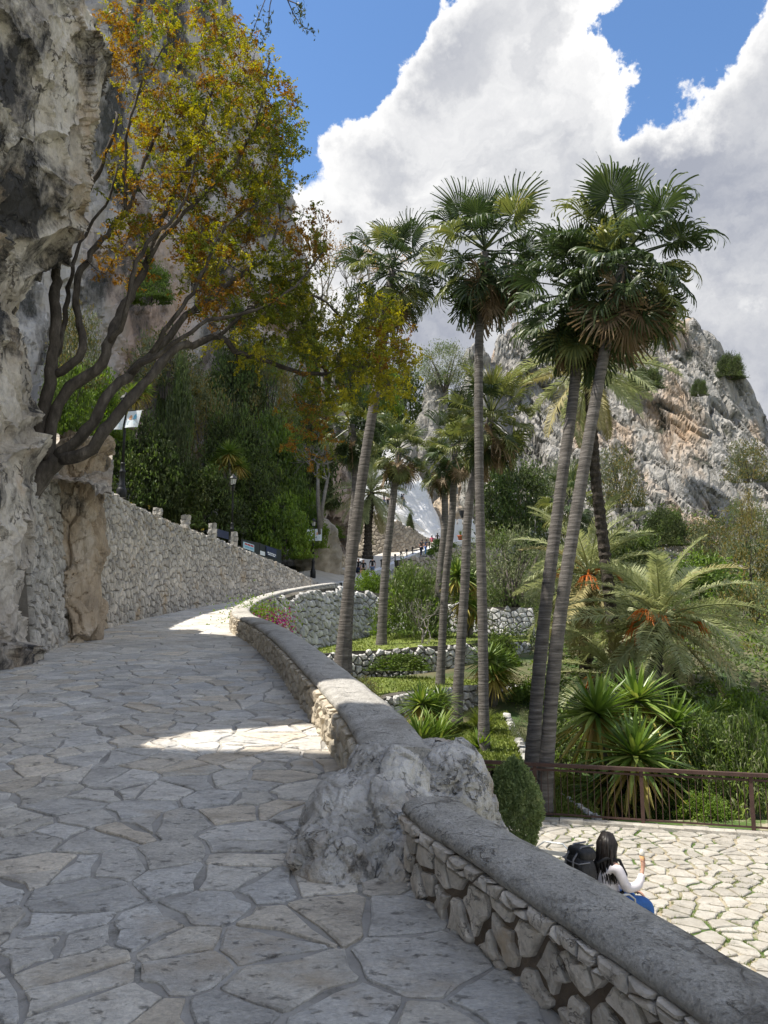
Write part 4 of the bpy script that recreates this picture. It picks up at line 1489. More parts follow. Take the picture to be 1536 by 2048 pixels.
def bush(kind, px, py, Y, w, h, label, name='shrub', cat='shrub', group=None, dz=0.0, depth=1.0):
    """plant whose foot the photo shows at (px, py), w x h pixels"""
    c = P(px, py, Y)
    W, H = w / F * Y / 2 / 1.08, h / F * Y / 1.06
    o = link(name, BUSH[kind], None, (c.x, c.y, c.z + dz), label=label, category=cat, group=group)
    o.scale = (W, W * depth, H)
    o.rotation_euler = (0, 0, rng.uniform(0, 6.28) if depth == 1 else 0)
    return o


def tree(kind, px, py, Y, w, h, crown_h, label, name='tree', cat='tree', bark=None, group=None, forks=4, lean=0.0):
    """tree with trunk and limbs; the crown's lower edge stands crown_h pixels below the top"""
    c = P(px, py, Y)
    k = Y / F
    W, H, CH = w * k / 2 / 1.08, h * k / 1.04, crown_h * k / 1.06
    root = thing(name, label, cat, c, 0, group)
    base = H - CH
    r = max(.07, W * .08)
    mb = MB()
    top = np.array([lean, 0, base + CH * .35])
    mb.add(*tube([(0, 0, -.3), (lean * .2 + .05 * W, 0, base * .5), top], [r * 1.25, r, r * .6], 8))
    for q in range(forks):
        a = 6.283 * q / forks + rng.uniform(0, 1)
        e = np.array([math.cos(a) * W * .6 + lean, math.sin(a) * W * .6, base + CH * rng.uniform(.45, .8)])
        m = np.array([lean * .4 + math.cos(a) * W * .15, math.sin(a) * W * .15, base * .75 + CH * .1])
        mb.add(*tube([(lean * .3, 0, base * .55), m, e], [r * .7, r * .5, r * .15], 6))
    mb.build('trunk', bark or M_bark, root, True)
    cr = link('crown', BUSH[kind], root, (lean, 0, base))
    cr.scale = (W, W, CH)
    cr.rotation_euler = (0, 0, rng.uniform(0, 6.28))
    return root


# ---------------- slope on the left
bush('dark', 275, 1020, 42, 200, 210, 'dark feathery juniper behind the nearest lamp post', 'juniper', 'shrub')
bush('cypress', 352, 1040, 43, 110, 345, 'tall dark cypress between the two left lamp posts', 'cypress', 'tree')
bush('cypress', 318, 1035, 46, 90, 290, 'slimmer dark cypress just left of the tallest cypress', 'cypress', 'tree')
bush('dark', 395, 1062, 44, 190, 150, 'broad black green shrub at the foot of the cypresses on the wall', 'shrub')
bush('tawny', 405, 960, 52, 190, 230, 'tawny conifer behind the cypresses below the cliff', 'conifer', 'tree')
bush('bright', 180, 870, 36, 150, 170, 'bright green bush seen through the limbs of the big tree', 'bush')
bush('shrub', 130, 890, 27, 130, 180, 'green bush between the tree trunk and the cliff', 'bush')
bush('scrub', 150, 760, 33, 130, 170, 'thin olive scrub high behind the leaning trunks', 'scrub')
bush('dark', 500, 1085, 48, 150, 160, 'dark shrub between the second lamp and the banner fence', 'shrub')
bush('dark', 470, 985, 50, 170, 190, 'dark broad tree behind the second lamp', 'tree', 'tree')
bush('shrub', 545, 1000, 53, 150, 190, 'dull green tree right of the second lamp', 'tree', 'tree')
bush('bright', 562, 1112, 47, 140, 130, 'leafy bright green bush left of the third lamp', 'bush')
bush('bright', 610, 1092, 52, 100, 120, 'leafy bright green bush touching the third lamp', 'bush')
bush('dark', 600, 1010, 60, 170, 250, 'dark ivy clad thicket on the cliff foot', 'thicket', 'tree')
bush('tawny', 540, 860, 56, 150, 200, 'yellowish tree under the cliff at its right end', 'tree', 'tree')
bush('dark', 470, 840, 56, 150, 190, 'small dark pine on the cliff ledge', 'pine', 'tree')
bush('scrub', 330, 790, 45, 190, 150, 'brown scrub on the cliff ledge behind the limbs', 'scrub')
bush('shrub', 650, 985, 66, 130, 190, 'green thicket behind the bare grey trunk', 'thicket', 'tree')
bush('dark', 700, 930, 72, 150, 260, 'dark tree behind the two crossing palm trunks', 'tree', 'tree')
bush('shrub', 620, 800, 64, 120, 170, 'climbing shrub on the right edge of the cliff', 'shrub')
bush('oak', 790, 905, 112, 150, 190, 'dark oak above the white castle wall', 'oak', 'tree')
tree('olive', 890, 800, 106, 130, 120, 90, 'wind shaped green tree on top of the grey outcrop', 'tree')
bush('shrub', 745, 820, 92, 130, 130, 'green tree left of the grey outcrop', 'tree', 'tree')
bush('dark', 920, 880, 109, 80, 120, 'dark shrub in the cleft beside the grey outcrop', 'shrub')
# shrubs on the rock faces
for i, (px, py, Y, w, h, kd, lb) in enumerate((
        (470, 660, 61, 60, 60, 'dark', 'dark tuft growing from the cliff face behind the tree'), (300, 600, 50, 110, 90, 'shrub', 'green bush on the cliff face between the tree limbs'), (520, 760, 60, 120, 90, 'bright', 'bright green bush at the foot of the cliff face'),
        (250, 380, 47, 70, 60, 'dark', 'dark shrub high on the cliff face behind the left limbs'), (560, 640, 63, 70, 80, 'shrub', 'green shrub on the right edge of the cliff face'), (400, 560, 56, 60, 50, 'scrub', 'olive tuft growing high on the cliff face'),
        (1290, 775, 110, 90, 46, 'dark', 'dark cushion shrub on the upper face of the grey mountain'), (1462, 755, 122, 70, 56, 'dark', 'dark bush on the skyline of the grey mountain'),
        (1330, 668, 124, 100, 26, 'scrub', 'low scrub along the crest of the grey mountain'), (1400, 790, 113, 40, 36, 'dark', 'small dark bush under the skyline bush of the grey mountain'),
        (1240, 1010, 96, 120, 130, 'scrub', 'ivy covered slab in the middle of the grey mountain'), (1500, 1120, 84, 110, 150, 'tawny', 'yellow green climbing scrub at the right edge of the grey mountain'),
        (1430, 1120, 88, 140, 90, 'scrub', 'dull grey scrub at the foot of the grey mountain'), (1330, 1090, 90, 110, 80, 'dark', 'dark thicket below the ochre hollow of the grey mountain'),
        (1130, 1000, 98, 100, 90, 'olive', 'olive bush at the left foot of the grey mountain'), (1500, 960, 96, 120, 90, 'scrub', 'scrub on a ledge of the grey mountain by the right edge'))):
    bush(kd, px, py, Y, w, h, lb, 'shrub', 'shrub', depth=.6)

# ---------------- garden
tree('oak', 1035, 1100, 76, 170, 180, 165, 'dark round holm oak standing under the grey mountain', 'oak')
tree('olive', 1025, 1262, 39, 210, 210, 160, 'silvery olive tree between the tall palm trunks', 'olive_tree', forks=6)
tree('olive', 1110, 1245, 44, 150, 150, 120, 'smaller olive tree behind the leaning twin palms', 'olive_tree', forks=5)
tree('olive', 905, 1255, 45, 160, 150, 130, 'grey green olive tree behind the leftmost thin palms', 'olive_tree', forks=5)
bush('lance', 820, 1266, 33.5, 160, 145, 'feathery green shrub on the uppermost lawn beside the thick palm', 'shrub')
bush('bright', 742, 1200, 38, 90, 62, 'bright green creeper spilling over the high dry wall', 'creeper', 'creeper')
bush('shrub', 885, 1110, 74, 70, 34, 'clipped dark green mound under the potted plant', 'bush')
bush('dark', 1080, 1170, 60, 150, 110, 'dark bushes behind the leaning twin palms', 'bush')
bush('tawny', 985, 1130, 74, 70, 80, 'reddish scrub right of the white gate wall', 'scrub')
bush('ivy', 1000, 1345, 29.5, 90, 70, 'green ivy hanging over the middle terrace wall', 'ivy', 'ivy', depth=.45)
bush('ivy', 800, 1340, 27.7, 130, 32, 'thin creeper on the curved wall of the uppermost lawn', 'creeper', 'creeper', depth=.3)
bush('shrub', 1075, 1440, 26, 150, 90, 'green hedge in front of the lowest terrace wall behind the leaning palms', 'hedge')
bush('lance', 1120, 1535, 19.5, 110, 100, 'slender leaved shrub right of the leaning twin palms', 'shrub')
bush('olive', 1052, 1500, 20.5, 70, 75, 'small grey green shrub on the stone edged lawn', 'shrub')
bush('scrub', 720, 1400, 22.8, 90, 50, 'dry twiggy plant at the end of the middle lawn', 'plant', 'plant')
bush('bright', 660, 1075, 56, 60, 30, 'low green planting under the orange flowered plant', 'planting', 'plant')
for i, (px, py, Y, w, h, kd, lb) in enumerate((
        (1425, 1600, 17.2, 170, 170, 'lance', 'tall oleander bush right of the big yucca'), (1500, 1630, 16.4, 190, 200, 'lance', 'oleander hedge at the right edge behind the railing'),
        (1490, 1520, 21, 200, 140, 'shrub', 'green bush behind the oleanders at the right edge'), (1410, 1648, 15.5, 120, 62, 'bright', 'low yellow green bush pressed against the railing'),
        (1430, 1440, 27, 140, 80, 'shrub', 'shrub behind the small yucca heads'), (1330, 1640, 16.3, 130, 50, 'shrub', 'low green plants under the yuccas behind the railing'),
        (1505, 1390, 33, 150, 110, 'tawny', 'yellow green scrub right of the date palm'), (1490, 1300, 42, 170, 150, 'scrub', 'pale leaved scrub on the slope right of the date palm'),
        (1400, 1230, 56, 220, 130, 'shrub', 'green slope bushes behind the big date palm'), (1500, 1200, 62, 180, 130, 'scrub', 'grey green slope bushes at the right edge'),
        (1260, 1180, 60, 170, 130, 'dark', 'dark bushes behind the date palm crowns'), (1180, 1300, 42, 170, 120, 'shrub', 'green bushes behind the leaning palm trunks'),
        (1300, 1320, 40, 150, 90, 'dark', 'dark bush behind the date palm stem'), (1200, 1560, 20, 120, 90, 'shrub', 'dense bush behind the big yucca'),
        (1230, 1470, 25, 170, 90, 'dark', 'dark bushes between the yuccas and the date palms'), (1370, 1450, 26, 120, 80, 'shrub', 'green bush under the date palm'))):
    bush(kd, px, py, Y, w, h, lb, 'bush', 'bush')
# round clipped bush by the boulder
BUSH['clip'] = None
rr = np.random.default_rng(200)
n = 15000
d = unit(rr.normal(0, 1, (n, 3)))
lob = 1 + .24 * fbm(d * 2.6, 3, .5, 4) + .1 * fbm(d * 7, 2, .5, 6)
C = d * (rr.uniform(.55, 1.0, n) ** .35 * lob)[:, None]
c = P(1030, 1615, 9.0)
k = 9.0 / F
C = C * (50 * k, 50 * k, 88 * k)
mb = MB().add(*leaves(C, .042, rr, d, .45, 0))
mb.build('clipped_bush', [M_sage], None, loc=c, label='rounded grey green bush growing close behind the boulder', category='bush')
# bougainvillea at the bend
rr = np.random.default_rng(201)
root = thing('bougainvillea', 'bougainvillea with magenta flowers hanging over the bend of the parapet', 'climbing plant', P(530, 1250, 20.5))
k = 20.5 / F
C = rr.normal(0, 1, (1500, 3)) * (34 * k, .4, 18 * k) + (-.2, 0, .22)
MB().add(*leaves(C, .075, rr, None, .6, .2)).build('foliage', [M_bright], root)
C = rr.normal(0, 1, (650, 3)) * (22 * k, .3, 15 * k) + (.22, -.25, -.02)
MB().add(*leaves(C, .06, rr, None, .8, .2)).build('flowers', [M_flower], root, kind='stuff')
mb = MB()
for q in range(9):
    mb.add(*tube([(rr.normal(0, .1), .2, -.9), (rr.normal(0, .3), 0, -.3), (rr.normal(0, .5), -.1, rr.uniform(0, .35))], [.02, .014, .005], 5))
mb.build('stems', M_bark, root)
# low cover over the slopes and the garden soil
rr = np.random.default_rng(202)
def cover(name, fn, n, clump, per, size, mats, seed):
    rr = np.random.default_rng(seed)
    mb = MB()
    for mi in range(len(mats)):
        C = []
        for _ in range(n // len(mats)):
            p = fn(rr)
            if p is None:
                continue
            C.append(np.array(p) + np.abs(rr.normal(0, 1, (per, 3))) * (0, 0, clump * .8) + rr.normal(0, 1, (per, 3)) * (clump, clump, .02))
        mb.add(*leaves(np.concatenate(C), size, rr, None, .5, .1), mi=mi)
    return mb.build(name, mats, kind='stuff')


def hill_pt(rr):
    Y = rr.uniform(15, 62)
    d = rr.uniform(2.6, 26)
    z = (max(wall_top(Y), float(PZf(Y)) + .25) if Y < 47 else float(PZf(Y)) + .2) + max(0, d - 2.4) * .42
    return (float(LX(Y)) - .35 - d, Y + d * .35, z)


cover('undergrowth', hill_pt, 1500, .45, 26, .17, [M_shrub, M_dark, M_brownleaf], 203)


def garden_pt(rr):
    Y = rr.uniform(0, 1) ** 1.3 * 80 + 17.5
    X = rr.uniform(-.0, .62) * Y
    if X < float(RX(min(Y, 98))) + 2.5:
        return None
    px, py = 768 + X / Y * F, 0
    if Y < 33 and px < 1075:
        return None
    return (X, Y, ground_z(X, Y))


cover('ground_cover', garden_pt, 3000, .45, 24, .17, [M_shrub, M_olive, M_dark, M_bright], 204)

def mtn_pt(rr):
    i, t = rr.integers(0, MTN.shape[0]), rr.random() ** 1.6 * .5
    j = int(t / 1.35 * (MTN.shape[1] - 1))
    if t > .1 and fbm(np.array([MTN[i, j] * .12]), 3, .5, 8)[0] < (t - .12) * 2.2:
        return None
    return MTN[i, j] + (0, -2.0, .3)


cover('mountain_scrub', mtn_pt, 3600, 1.0, 22, .5, [M_shrub, M_olive, M_dark, M_brownleaf], 205)

# grass tufts and sword plants
def tuft_mesh(n, L, w, seed, droop=.5, spread=.6):
    rr = np.random.default_rng(seed)
    mb = MB()
    V, Q = [], []
    k = 0
    for _ in range(n):
        a = rr.uniform(0, 6.283)
        t = abs(rr.normal(0, spread))
        d = np.array([math.cos(a) * math.sin(t), math.sin(a) * math.sin(t), math.cos(t)])
        side = np.array([-math.sin(a), math.cos(a), 0]) * w * rr.uniform(.7, 1.2)
        l = L * rr.uniform(.6, 1.15)
        b = np.array([math.cos(a + 1), math.sin(a + 1), 0]) * rr.uniform(0, .08 * L)
        for i, s in enumerate((0, .35, .7, 1.0)):
            p = b + d * l * s + np.array([math.cos(a), math.sin(a), -.6]) * droop * l * (s ** 2.2) * .35
            ww = side * (1.0, .95, .6, .05)[i]
            V += [p - ww, p + ww]
        for i in range(3):
            Q.append((k + 2 * i, k + 2 * i + 1, k + 2 * i + 3, k + 2 * i + 2))
        k += 8
    return MB().add(V, np.array(Q))


o = tuft_mesh(420, .75, .012, 301, 1.0, .5).build('grass_tuft', M_grassblade, loc=P(962, 1462, 21), label='soft tuft of long green grass on the middle lawn', category='grass')
o = tuft_mesh(130, .95, .035, 302, .7, .55).build('sword_leaf_clump', M_yucca, loc=P(872, 1490, 18.5), label='clump of broad green sword leaves behind the coping', category='plant')
o = tuft_mesh(110, .85, .035, 303, .7, .55).build('sword_leaf_clump', M_yucca, loc=P(838, 1492, 17.8), label='darker clump of sword leaves nearest the coping', category='plant')
o = tuft_mesh(60, .6, .03, 304, .7, .6).build('sword_leaf_clump', M_bright, loc=P(960, 1500, 19), label='small leafy plant on the lawn beside the thickest palm', category='plant')


# ---------------- yuccas
def rosette(n, L, w, rr, lo=-.6, hi=1.0, droop=.12):
    V, Q, k = [], [], 0
    for i in range(n):
        a = i * 2.39996 + rr.uniform(-.2, .2)
        e = lo + (hi - lo) * ((i + .5) / n)
        th = math.acos(max(-1, min(1, e)))
        d = np.array([math.sin(th) * math.cos(a), math.sin(th) * math.sin(a), math.cos(th)])
        side = np.cross(d, (0, 0, 1.0))
        side = side / (np.linalg.norm(side) + 1e-6)
        nn_ = np.cross(side, d)
        l = L * rr.uniform(.8, 1.1) * (1 - .25 * max(0, e))
        for i2, s in enumerate((0.03, .35, .7, 1.0)):
            p = d * l * s + np.array([0, 0, -1]) * droop * l * s ** 2.5 * math.sin(th)
            ww = w * (.6, 1.0, .75, .03)[i2]
            V += [p - side * ww, p - nn_ * ww * .35, p + side * ww]
        for i2 in range(3):
            b = k + 3 * i2
            Q += [(b, b + 1, b + 4, b + 3), (b + 1, b + 2, b + 5, b + 4)]
        k += 12
    return V, np.array(Q)


rr = np.random.default_rng(310)
ROS = [MB().add(*rosette(100, 1.0, .04, rr, -.35, 1.0)).mesh('yucca_leaves', M_yucca) for _ in range(3)]
ROSD = [MB().add(*rosette(46, .95, .036, rr, -.92, -.3, .2)).mesh('yucca_old_leaves', M_yucca_dry) for _ in range(2)]


def yucca(label, base, heads, L):
    """base (px, py, Y); heads: (px, py, dY, scale)"""
    b = P(*base)
    root = thing('yucca', label, 'yucca', b)
    for i, (px, py, dY, s) in enumerate(heads):
        h = P(px, py, base[2] + dY) - b
        st = MB().add(*tube([(h.x * .15, h.y * .15, -.2), (h.x * .55, h.y * .6, h.z * .5), (h.x, h.y, h.z + .05)], [.1, .085, .07], 8)).build('stem', M_greybark, root, True)
        a = link('leaf_rosette', ROS[i % 3], root, h)
        a.scale = (L * s,) * 3
        a.rotation_euler = (rr.uniform(-.25, .25), rr.uniform(-.25, .25), rr.uniform(0, 6.28))
        c = link('old_leaf_skirt', ROSD[i % 2], root, h - Vector((0, 0, .06)))
        c.scale = (L * s,) * 3
        c.rotation_euler = (0, 0, rr.uniform(0, 6.28))
    return root


yucca('big many headed yucca with yellowing lower leaves behind the railing', (1250, 1640, 17.0), [(1192, 1425, .3, 1.1), (1275, 1402, 1.0, 1.0), (1345, 1452, .8, .95), (1270, 1510, -.7, 1.05), (1320, 1560, -.3, .8), (1215, 1570, -.2, .75)], 1.25)
yucca('young yucca heads standing right of the big yucca', (1405, 1520, 19.5), [(1402, 1440, .2, 1.0), (1430, 1425, 1.2, .8), (1385, 1520, -.5, .9)], .75)
yucca('slim stemmed yucca between the tall straight palm and the leaning pair', (985, 1405, 25.5), [(975, 1320, 0, 1.0), (1003, 1330, .3, .9), (990, 1352, -.3, .9)], 1.0)
yucca('tall yucca behind the thin palms on the uppermost lawn', (935, 1285, 34), [(915, 1150, 0, 1.0), (940, 1165, .4, .9), (925, 1200, -.2, .9), (950, 1220, 0, .8)], 1.25)
yucca('yucca with upright green heads behind the coping', (850, 1480, 20.5), [(843, 1408, 0, 1.0), (868, 1425, .3, .9), (880, 1400, .8, .8)], .85)
yucca('shaggy yucca behind the second lamp', (462, 980, 45), [(458, 905, 0, 1.0), (440, 925, .3, .8), (478, 930, .2, .8)], 1.2)
yucca('small yucca beside the first banner lamp', (262, 850, 34), [(265, 792, 0, 1.0), (285, 780, .3, .8)], .9)


# ---------------- fan palms
def fan_frond(seed, n=44, R=.95, pet=1.05, droop=1.0):
    rr = np.random.default_rng(seed)
    V, Q, k = [], [], 0
    # stalk
    tv, tf = tube([(0, 0, 0), (0, pet * .5, -.02), (0, pet, -.08)], [.03, .022, .016], 4)
    mb = MB().add(tv, tf)
    hub = np.array([0, pet, -.08])
    for i in range(n):
        a = (i + .5) / n * 2 - 1
        th = a * math.radians(128)
        l = R * (1 - .22 * abs(a) ** 1.5) * rr.uniform(.92, 1.06)
        dth = math.radians(256) / n / 2
        fold = .02 if i % 2 else -.02
        rd = np.array([math.sin(th), math.cos(th), .02 + .42 * abs(math.sin(th)) ** 1.3])
        t = np.array([math.cos(th), -math.sin(th), 0])
        S_ = (.04, .26, .46, .62, .78, .9, 1.0)
        c = hub + rd * l * .04
        dr = droop * rr.uniform(.5, 1.8)
        for i2, s in enumerate(S_):
            if i2:
                ph = dr * max(0, s - .36) ** 1.25 * 2.6
                dv = np.array([rd[0] * math.cos(ph), rd[1] * math.cos(ph), rd[2] - math.sin(ph)])
                c = c + dv * l * (s - S_[i2 - 1])
            half = l * s * math.sin(dth) if s <= .46 else l * .46 * math.sin(dth) * {.62: .72, .78: .46, .9: .26, 1.0: .03}[s]
            V += [c - t * half + (0, 0, fold * s), c + t * half - (0, 0, fold * s)]
        for i2 in range(6):
            b = k + 2 * i2
            Q.append((b, b + 1, b + 3, b + 2))
        k += 14
    mb.add(V, np.array(Q))
    return mb


FAN = {m: [fan_frond(400 + i, droop=dr).mesh('fan_frond', mt) for i, dr in enumerate((.35, 1.0, 1.6))] for m, mt in (('green', M_fan), ('light', M_fan_light), ('dry', M_fan_dry))}


def palm_trunk(pts, r0, r1, ring, rr, sides=14, rough=.0, step=.12):
    """trunk along a smooth line of points, ringed, wider at the foot"""
    pts = np.array([tuple(p) for p in pts])
    s = np.concatenate([[0], np.cumsum(np.linalg.norm(np.diff(pts, axis=0), axis=1))])
    f = [interp(s, pts[:, k]) for k in range(3)]
    m = max(14, int(s[-1] / step))
    ss = np.linspace(0, s[-1], m)
    line = np.stack([g(ss) for g in f], 1)
    t = ss / s[-1]
    rad = r0 + (r1 - r0) * t + r0 * .45 * np.exp(-ss / .5)
    rad = rad * (1 + ring * np.where(np.arange(m) % 2, 1, -1)) * (1 + rr.normal(0, .012, m))
    rad = rad * (1 + .05 * fbm(np.c_[ss * 1.1, np.zeros(m), np.full(m, r0 * 90)], 3, .5, 5))
    V, fs = tube(line, rad, sides)
    V = V + rr.normal(0, rough, V.shape) if rough else V
    return V, fs


def rot_frond(az, el, roll):
    """matrix that points local +Y along azimuth/elevation"""
    d = Vector((math.cos(az) * math.cos(el), math.sin(az) * math.cos(el), math.sin(el)))
    x = d.cross(Vector((0, 0, 1)))
    if x.length < 1e-3:
        x = Vector((1, 0, 0))
    x.normalize()
    z = x.cross(d).normalized()
    m = Matrix((x, d, z)).transposed()
    return (Matrix.Rotation(roll, 3, d) @ m).to_4x4()


def fan_palm(label, trunk_px, crown_px, r0, r1, size, seed, nlive=30, ndry=14, light=.2, low=-.95):
    """trunk_px: (px, py, Y) from the foot up; the last point is the crown's heart"""
    rr = np.random.default_rng(seed)
    pts = [P(*q) for q in trunk_px]
    root = thing('fan_palm', label, 'palm tree', pts[0])
    loc = [p - pts[0] for p in pts]
    if loc[0].z > -.01:
        loc[0] = loc[0] - Vector((0, 0, .25))
    heart = P(*crown_px) - pts[0]
    MB().add(*palm_trunk(loc + [heart], r0, r1, .028, rr)).build('trunk', M_palmbark, root, True)
    n = nlive
    for i in range(n):
        t = (i + .5) / n
        el = math.radians(84 - 150 * t ** .9) + rr.normal(0, .13)
        az = i * 2.39996 + rr.uniform(-.3, .3)
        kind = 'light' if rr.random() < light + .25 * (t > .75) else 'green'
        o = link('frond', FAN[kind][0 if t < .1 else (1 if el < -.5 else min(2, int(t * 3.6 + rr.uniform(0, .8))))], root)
        s = size * rr.uniform(.88, 1.1) * (.8 if t < .12 else 1)
        o.matrix_local = Matrix.Translation(heart + Vector((0, 0, .22 * size * (1 - 2 * t)))) @ rot_frond(az, el, rr.uniform(-.5, .5)) @ Matrix.Scale(s, 4)
    for i in range(ndry):
        az = i * 2.39996 + rr.uniform(-.4, .4)
        el = math.radians(rr.uniform(-84, -48))
        o = link('dry_frond', FAN['dry' if rr.random() < .38 else 'green'][0], root)
        s = size * rr.uniform(.75, .95)
        o.matrix_local = Matrix.Translation(heart + Vector((0, 0, -.05 * size - .45 * size * rr.random()))) @ rot_frond(az, el, rr.uniform(-.9, .9)) @ Matrix.Scale(s, 4)
    return root


fan_palm('tall straight fan palm in the middle, left of the leaning pair', [(968, 1525, 19), (966, 1300, 19.1), (958, 900, 19.2), (960, 640, 19.3)], (970, 505, 19.3), .13, .105, 1.06, 501, 31, 20)
fan_palm('tallest leaning fan palm, right one of the crossing pair', [(1085, 1600, 15.4), (1112, 1300, 15.4), (1165, 950, 15.5), (1210, 700, 15.6)], (1248, 520, 15.6), .142, .105, 1.06, 502, 35, 22)
fan_palm('leaning fan palm with a lower crown, left one of the leaning pair', [(1058, 1570, 16.2), (1082, 1300, 16.2), (1125, 950, 16.3), (1150, 760, 16.4)], (1158, 585, 16.4), .145, .105, .98, 503, 29, 24, .12)
fan_palm('thick fan palm with ringed trunk rising right behind the parapet', [(678, 1345, 20.5), (700, 1150, 20.6), (728, 930, 20.7), (752, 780, 20.8)], (785, 540, 20.9), .165, .115, .92, 504, 27, 12)
fan_palm('shorter fan palm crossing behind the thick trunk at the parapet', [(690, 1340, 24), (702, 1100, 24.1), (712, 930, 24.2)], (702, 850, 24.2), .18, .13, .72, 505, 24, 14, .55)
fan_palm('small fan palm with curved trunk on the uppermost lawn', [(762, 1290, 30.5), (770, 1150, 30.5), (786, 1000, 30.6)], (798, 900, 30.6), .19, .13, .8, 506, 26, 12, .6)
fan_palm('thin fan palm behind the thin pair, on the uppermost lawn', [(870, 1276, 33.5), (880, 1150, 33.5), (890, 1010, 33.5)], (882, 930, 33.5), .19, .13, .72, 507, 22, 12, .5)
fan_palm('thin fan palm on the middle lawn, left of the thin pair', [(879, 1375, 26), (890, 1180, 26), (906, 1000, 26)], (908, 890, 26), .14, .11, .72, 508, 22, 12, .45)
fan_palm('fan palm with a broad light crown in front of the outcrop', [(911, 1432, 22.5), (928, 1200, 22.5), (946, 960, 22.6)], (982, 835, 22.6), .15, .115, .92, 509, 28, 14, .45)
fan_palm('small distant fan palm seen between the leaning trunks', [(1143, 1150, 44), (1142, 1060, 44)], (1140, 1000, 44), .2, .16, 1.2, 510, 22, 8, .5)


# ---------------- date palms
def date_frond(seed, L=2.6, arc=1.0, nl=54, lw=.017, ll=.46):
    rr = np.random.default_rng(seed)
    t = np.linspace(0, 1, 12)
    ang = arc * t ** 1.3
    ds = L / 11
    y, z = [0], [0]
    for k in range(1, 12):
        y.append(y[-1] + ds * math.cos(ang[k]))
        z.append(z[-1] - ds * math.sin(ang[k]))
    line = np.stack([np.zeros(12), y, z], 1)
    mb = MB().add(*tube(line, np.linspace(.035, .006, 12), 4))
    V, Q, k = [], [], 0
    for i in range(nl):
        s = .14 + .86 * (i + .5) / nl
        p = np.array([np.interp(s, t, line[:, q]) for q in range(3)])
        a = np.interp(s, t, ang)
        fw = np.array([0, math.cos(a), -math.sin(a)])
        up = np.array([0, math.sin(a), math.cos(a)])
        l = ll * (math.sin(math.pi * min(1, s * .88 + .1)) ** .6) * rr.uniform(.85, 1.1)
        for sg in (-1, 1):
            d = np.array([sg, 0, 0]) * .72 + fw * .62 + up * rr.uniform(.05, .5)
            d /= np.linalg.norm(d)
            w = np.cross(d, up)
            w = w / np.linalg.norm(w) * lw
            m = p + d * l * .55
            e = p + d * l + np.array([0, 0, -.34 * l]) * rr.uniform(.4, 1.4)
            V += [p - w * .5, p + w * .5, m + w, m - w, e]
            Q.append((k, k + 1, k + 2, k + 3))
            Q.append((k + 3, k + 2, k + 4, k + 4))
            k += 5
    quads = [q for q in Q if q[2] != q[3]]
    tris = [q[:3] for q in Q if q[2] == q[3]]
    mb.add(V, quads + tris)
    return mb


DATE = {m: [date_frond(600 + i, arc=a).mesh('date_frond', mt) for i, a in enumerate((.4, .85, 1.35))] for m, mt in (('green', M_date), ('dry', M_date_dry))}
SPRAY = None


def fruit_spray(seed):
    rr = np.random.default_rng(seed)
    mb = MB().add(*tube([(0, 0, 0), (0, .3, .12), (0, .5, 0)], [.02, .018, .012], 4))
    for i in range(26):
        a = rr.uniform(-.7, .7)
        l = rr.uniform(.25, .45)
        e = np.array([math.sin(a) * l, .5 + math.cos(a) * l * .7, -l * rr.uniform(.3, 1.0)])
        mb.add(*tube([(0, .48, 0), (e[0] * .6, .5 + (e[1] - .5) * .7, e[2] * .3), e], [.006, .006, .004], 3))
    return mb


SPRAY = fruit_spray(1).mesh('fruit_stalk', M_fruit)


def date_palm(label, trunk_px, crown_px, r0, r1, size, seed, n=46, dry=.1, fruit=0, name='date_palm', low=-62):
    rr = np.random.default_rng(seed)
    pts = [P(*q) for q in trunk_px]
    root = thing(name, label, 'palm tree', pts[0])
    loc = [p - pts[0] for p in pts]
    loc[0] = loc[0] - Vector((0, 0, .25))
    heart = P(*crown_px) - pts[0]
    MB().add(*palm_trunk(loc + [heart], r0, r1, .09, rr, 12, .012)).build('trunk', M_datebark, root, False)
    for i in range(n):
        t = (i + .5) / n
        el = math.radians(82 - (82 - low) * t ** .9) + rr.normal(0, .08)
        az = i * 2.39996 + rr.uniform(-.3, .3)
        o = link('frond', DATE['dry' if rr.random() < dry * (3 if t > .8 else .4) else 'green'][min(2, max(0, int((1 - t) * 1.2 + rr.uniform(0, 1.6))))], root)
        s = size * rr.uniform(.85, 1.1)
        o.matrix_local = Matrix.Translation(heart + Vector((0, 0, .12 * (1 - 2 * t)))) @ rot_frond(az, el, rr.uniform(-.4, .4)) @ Matrix.Scale(s, 4)
    for i in range(fruit):
        az = i * 6.283 / fruit + rr.uniform(-.3, .3)
        o = link('fruit_stalk', SPRAY, root)
        o.matrix_local = Matrix.Translation(heart + Vector((0, 0, -.1))) @ rot_frond(az + rr.uniform(-.5, .5), math.radians(rr.uniform(-25, 32)), 0) @ Matrix.Scale(rr.uniform(1.1, 1.8), 4)
    return root


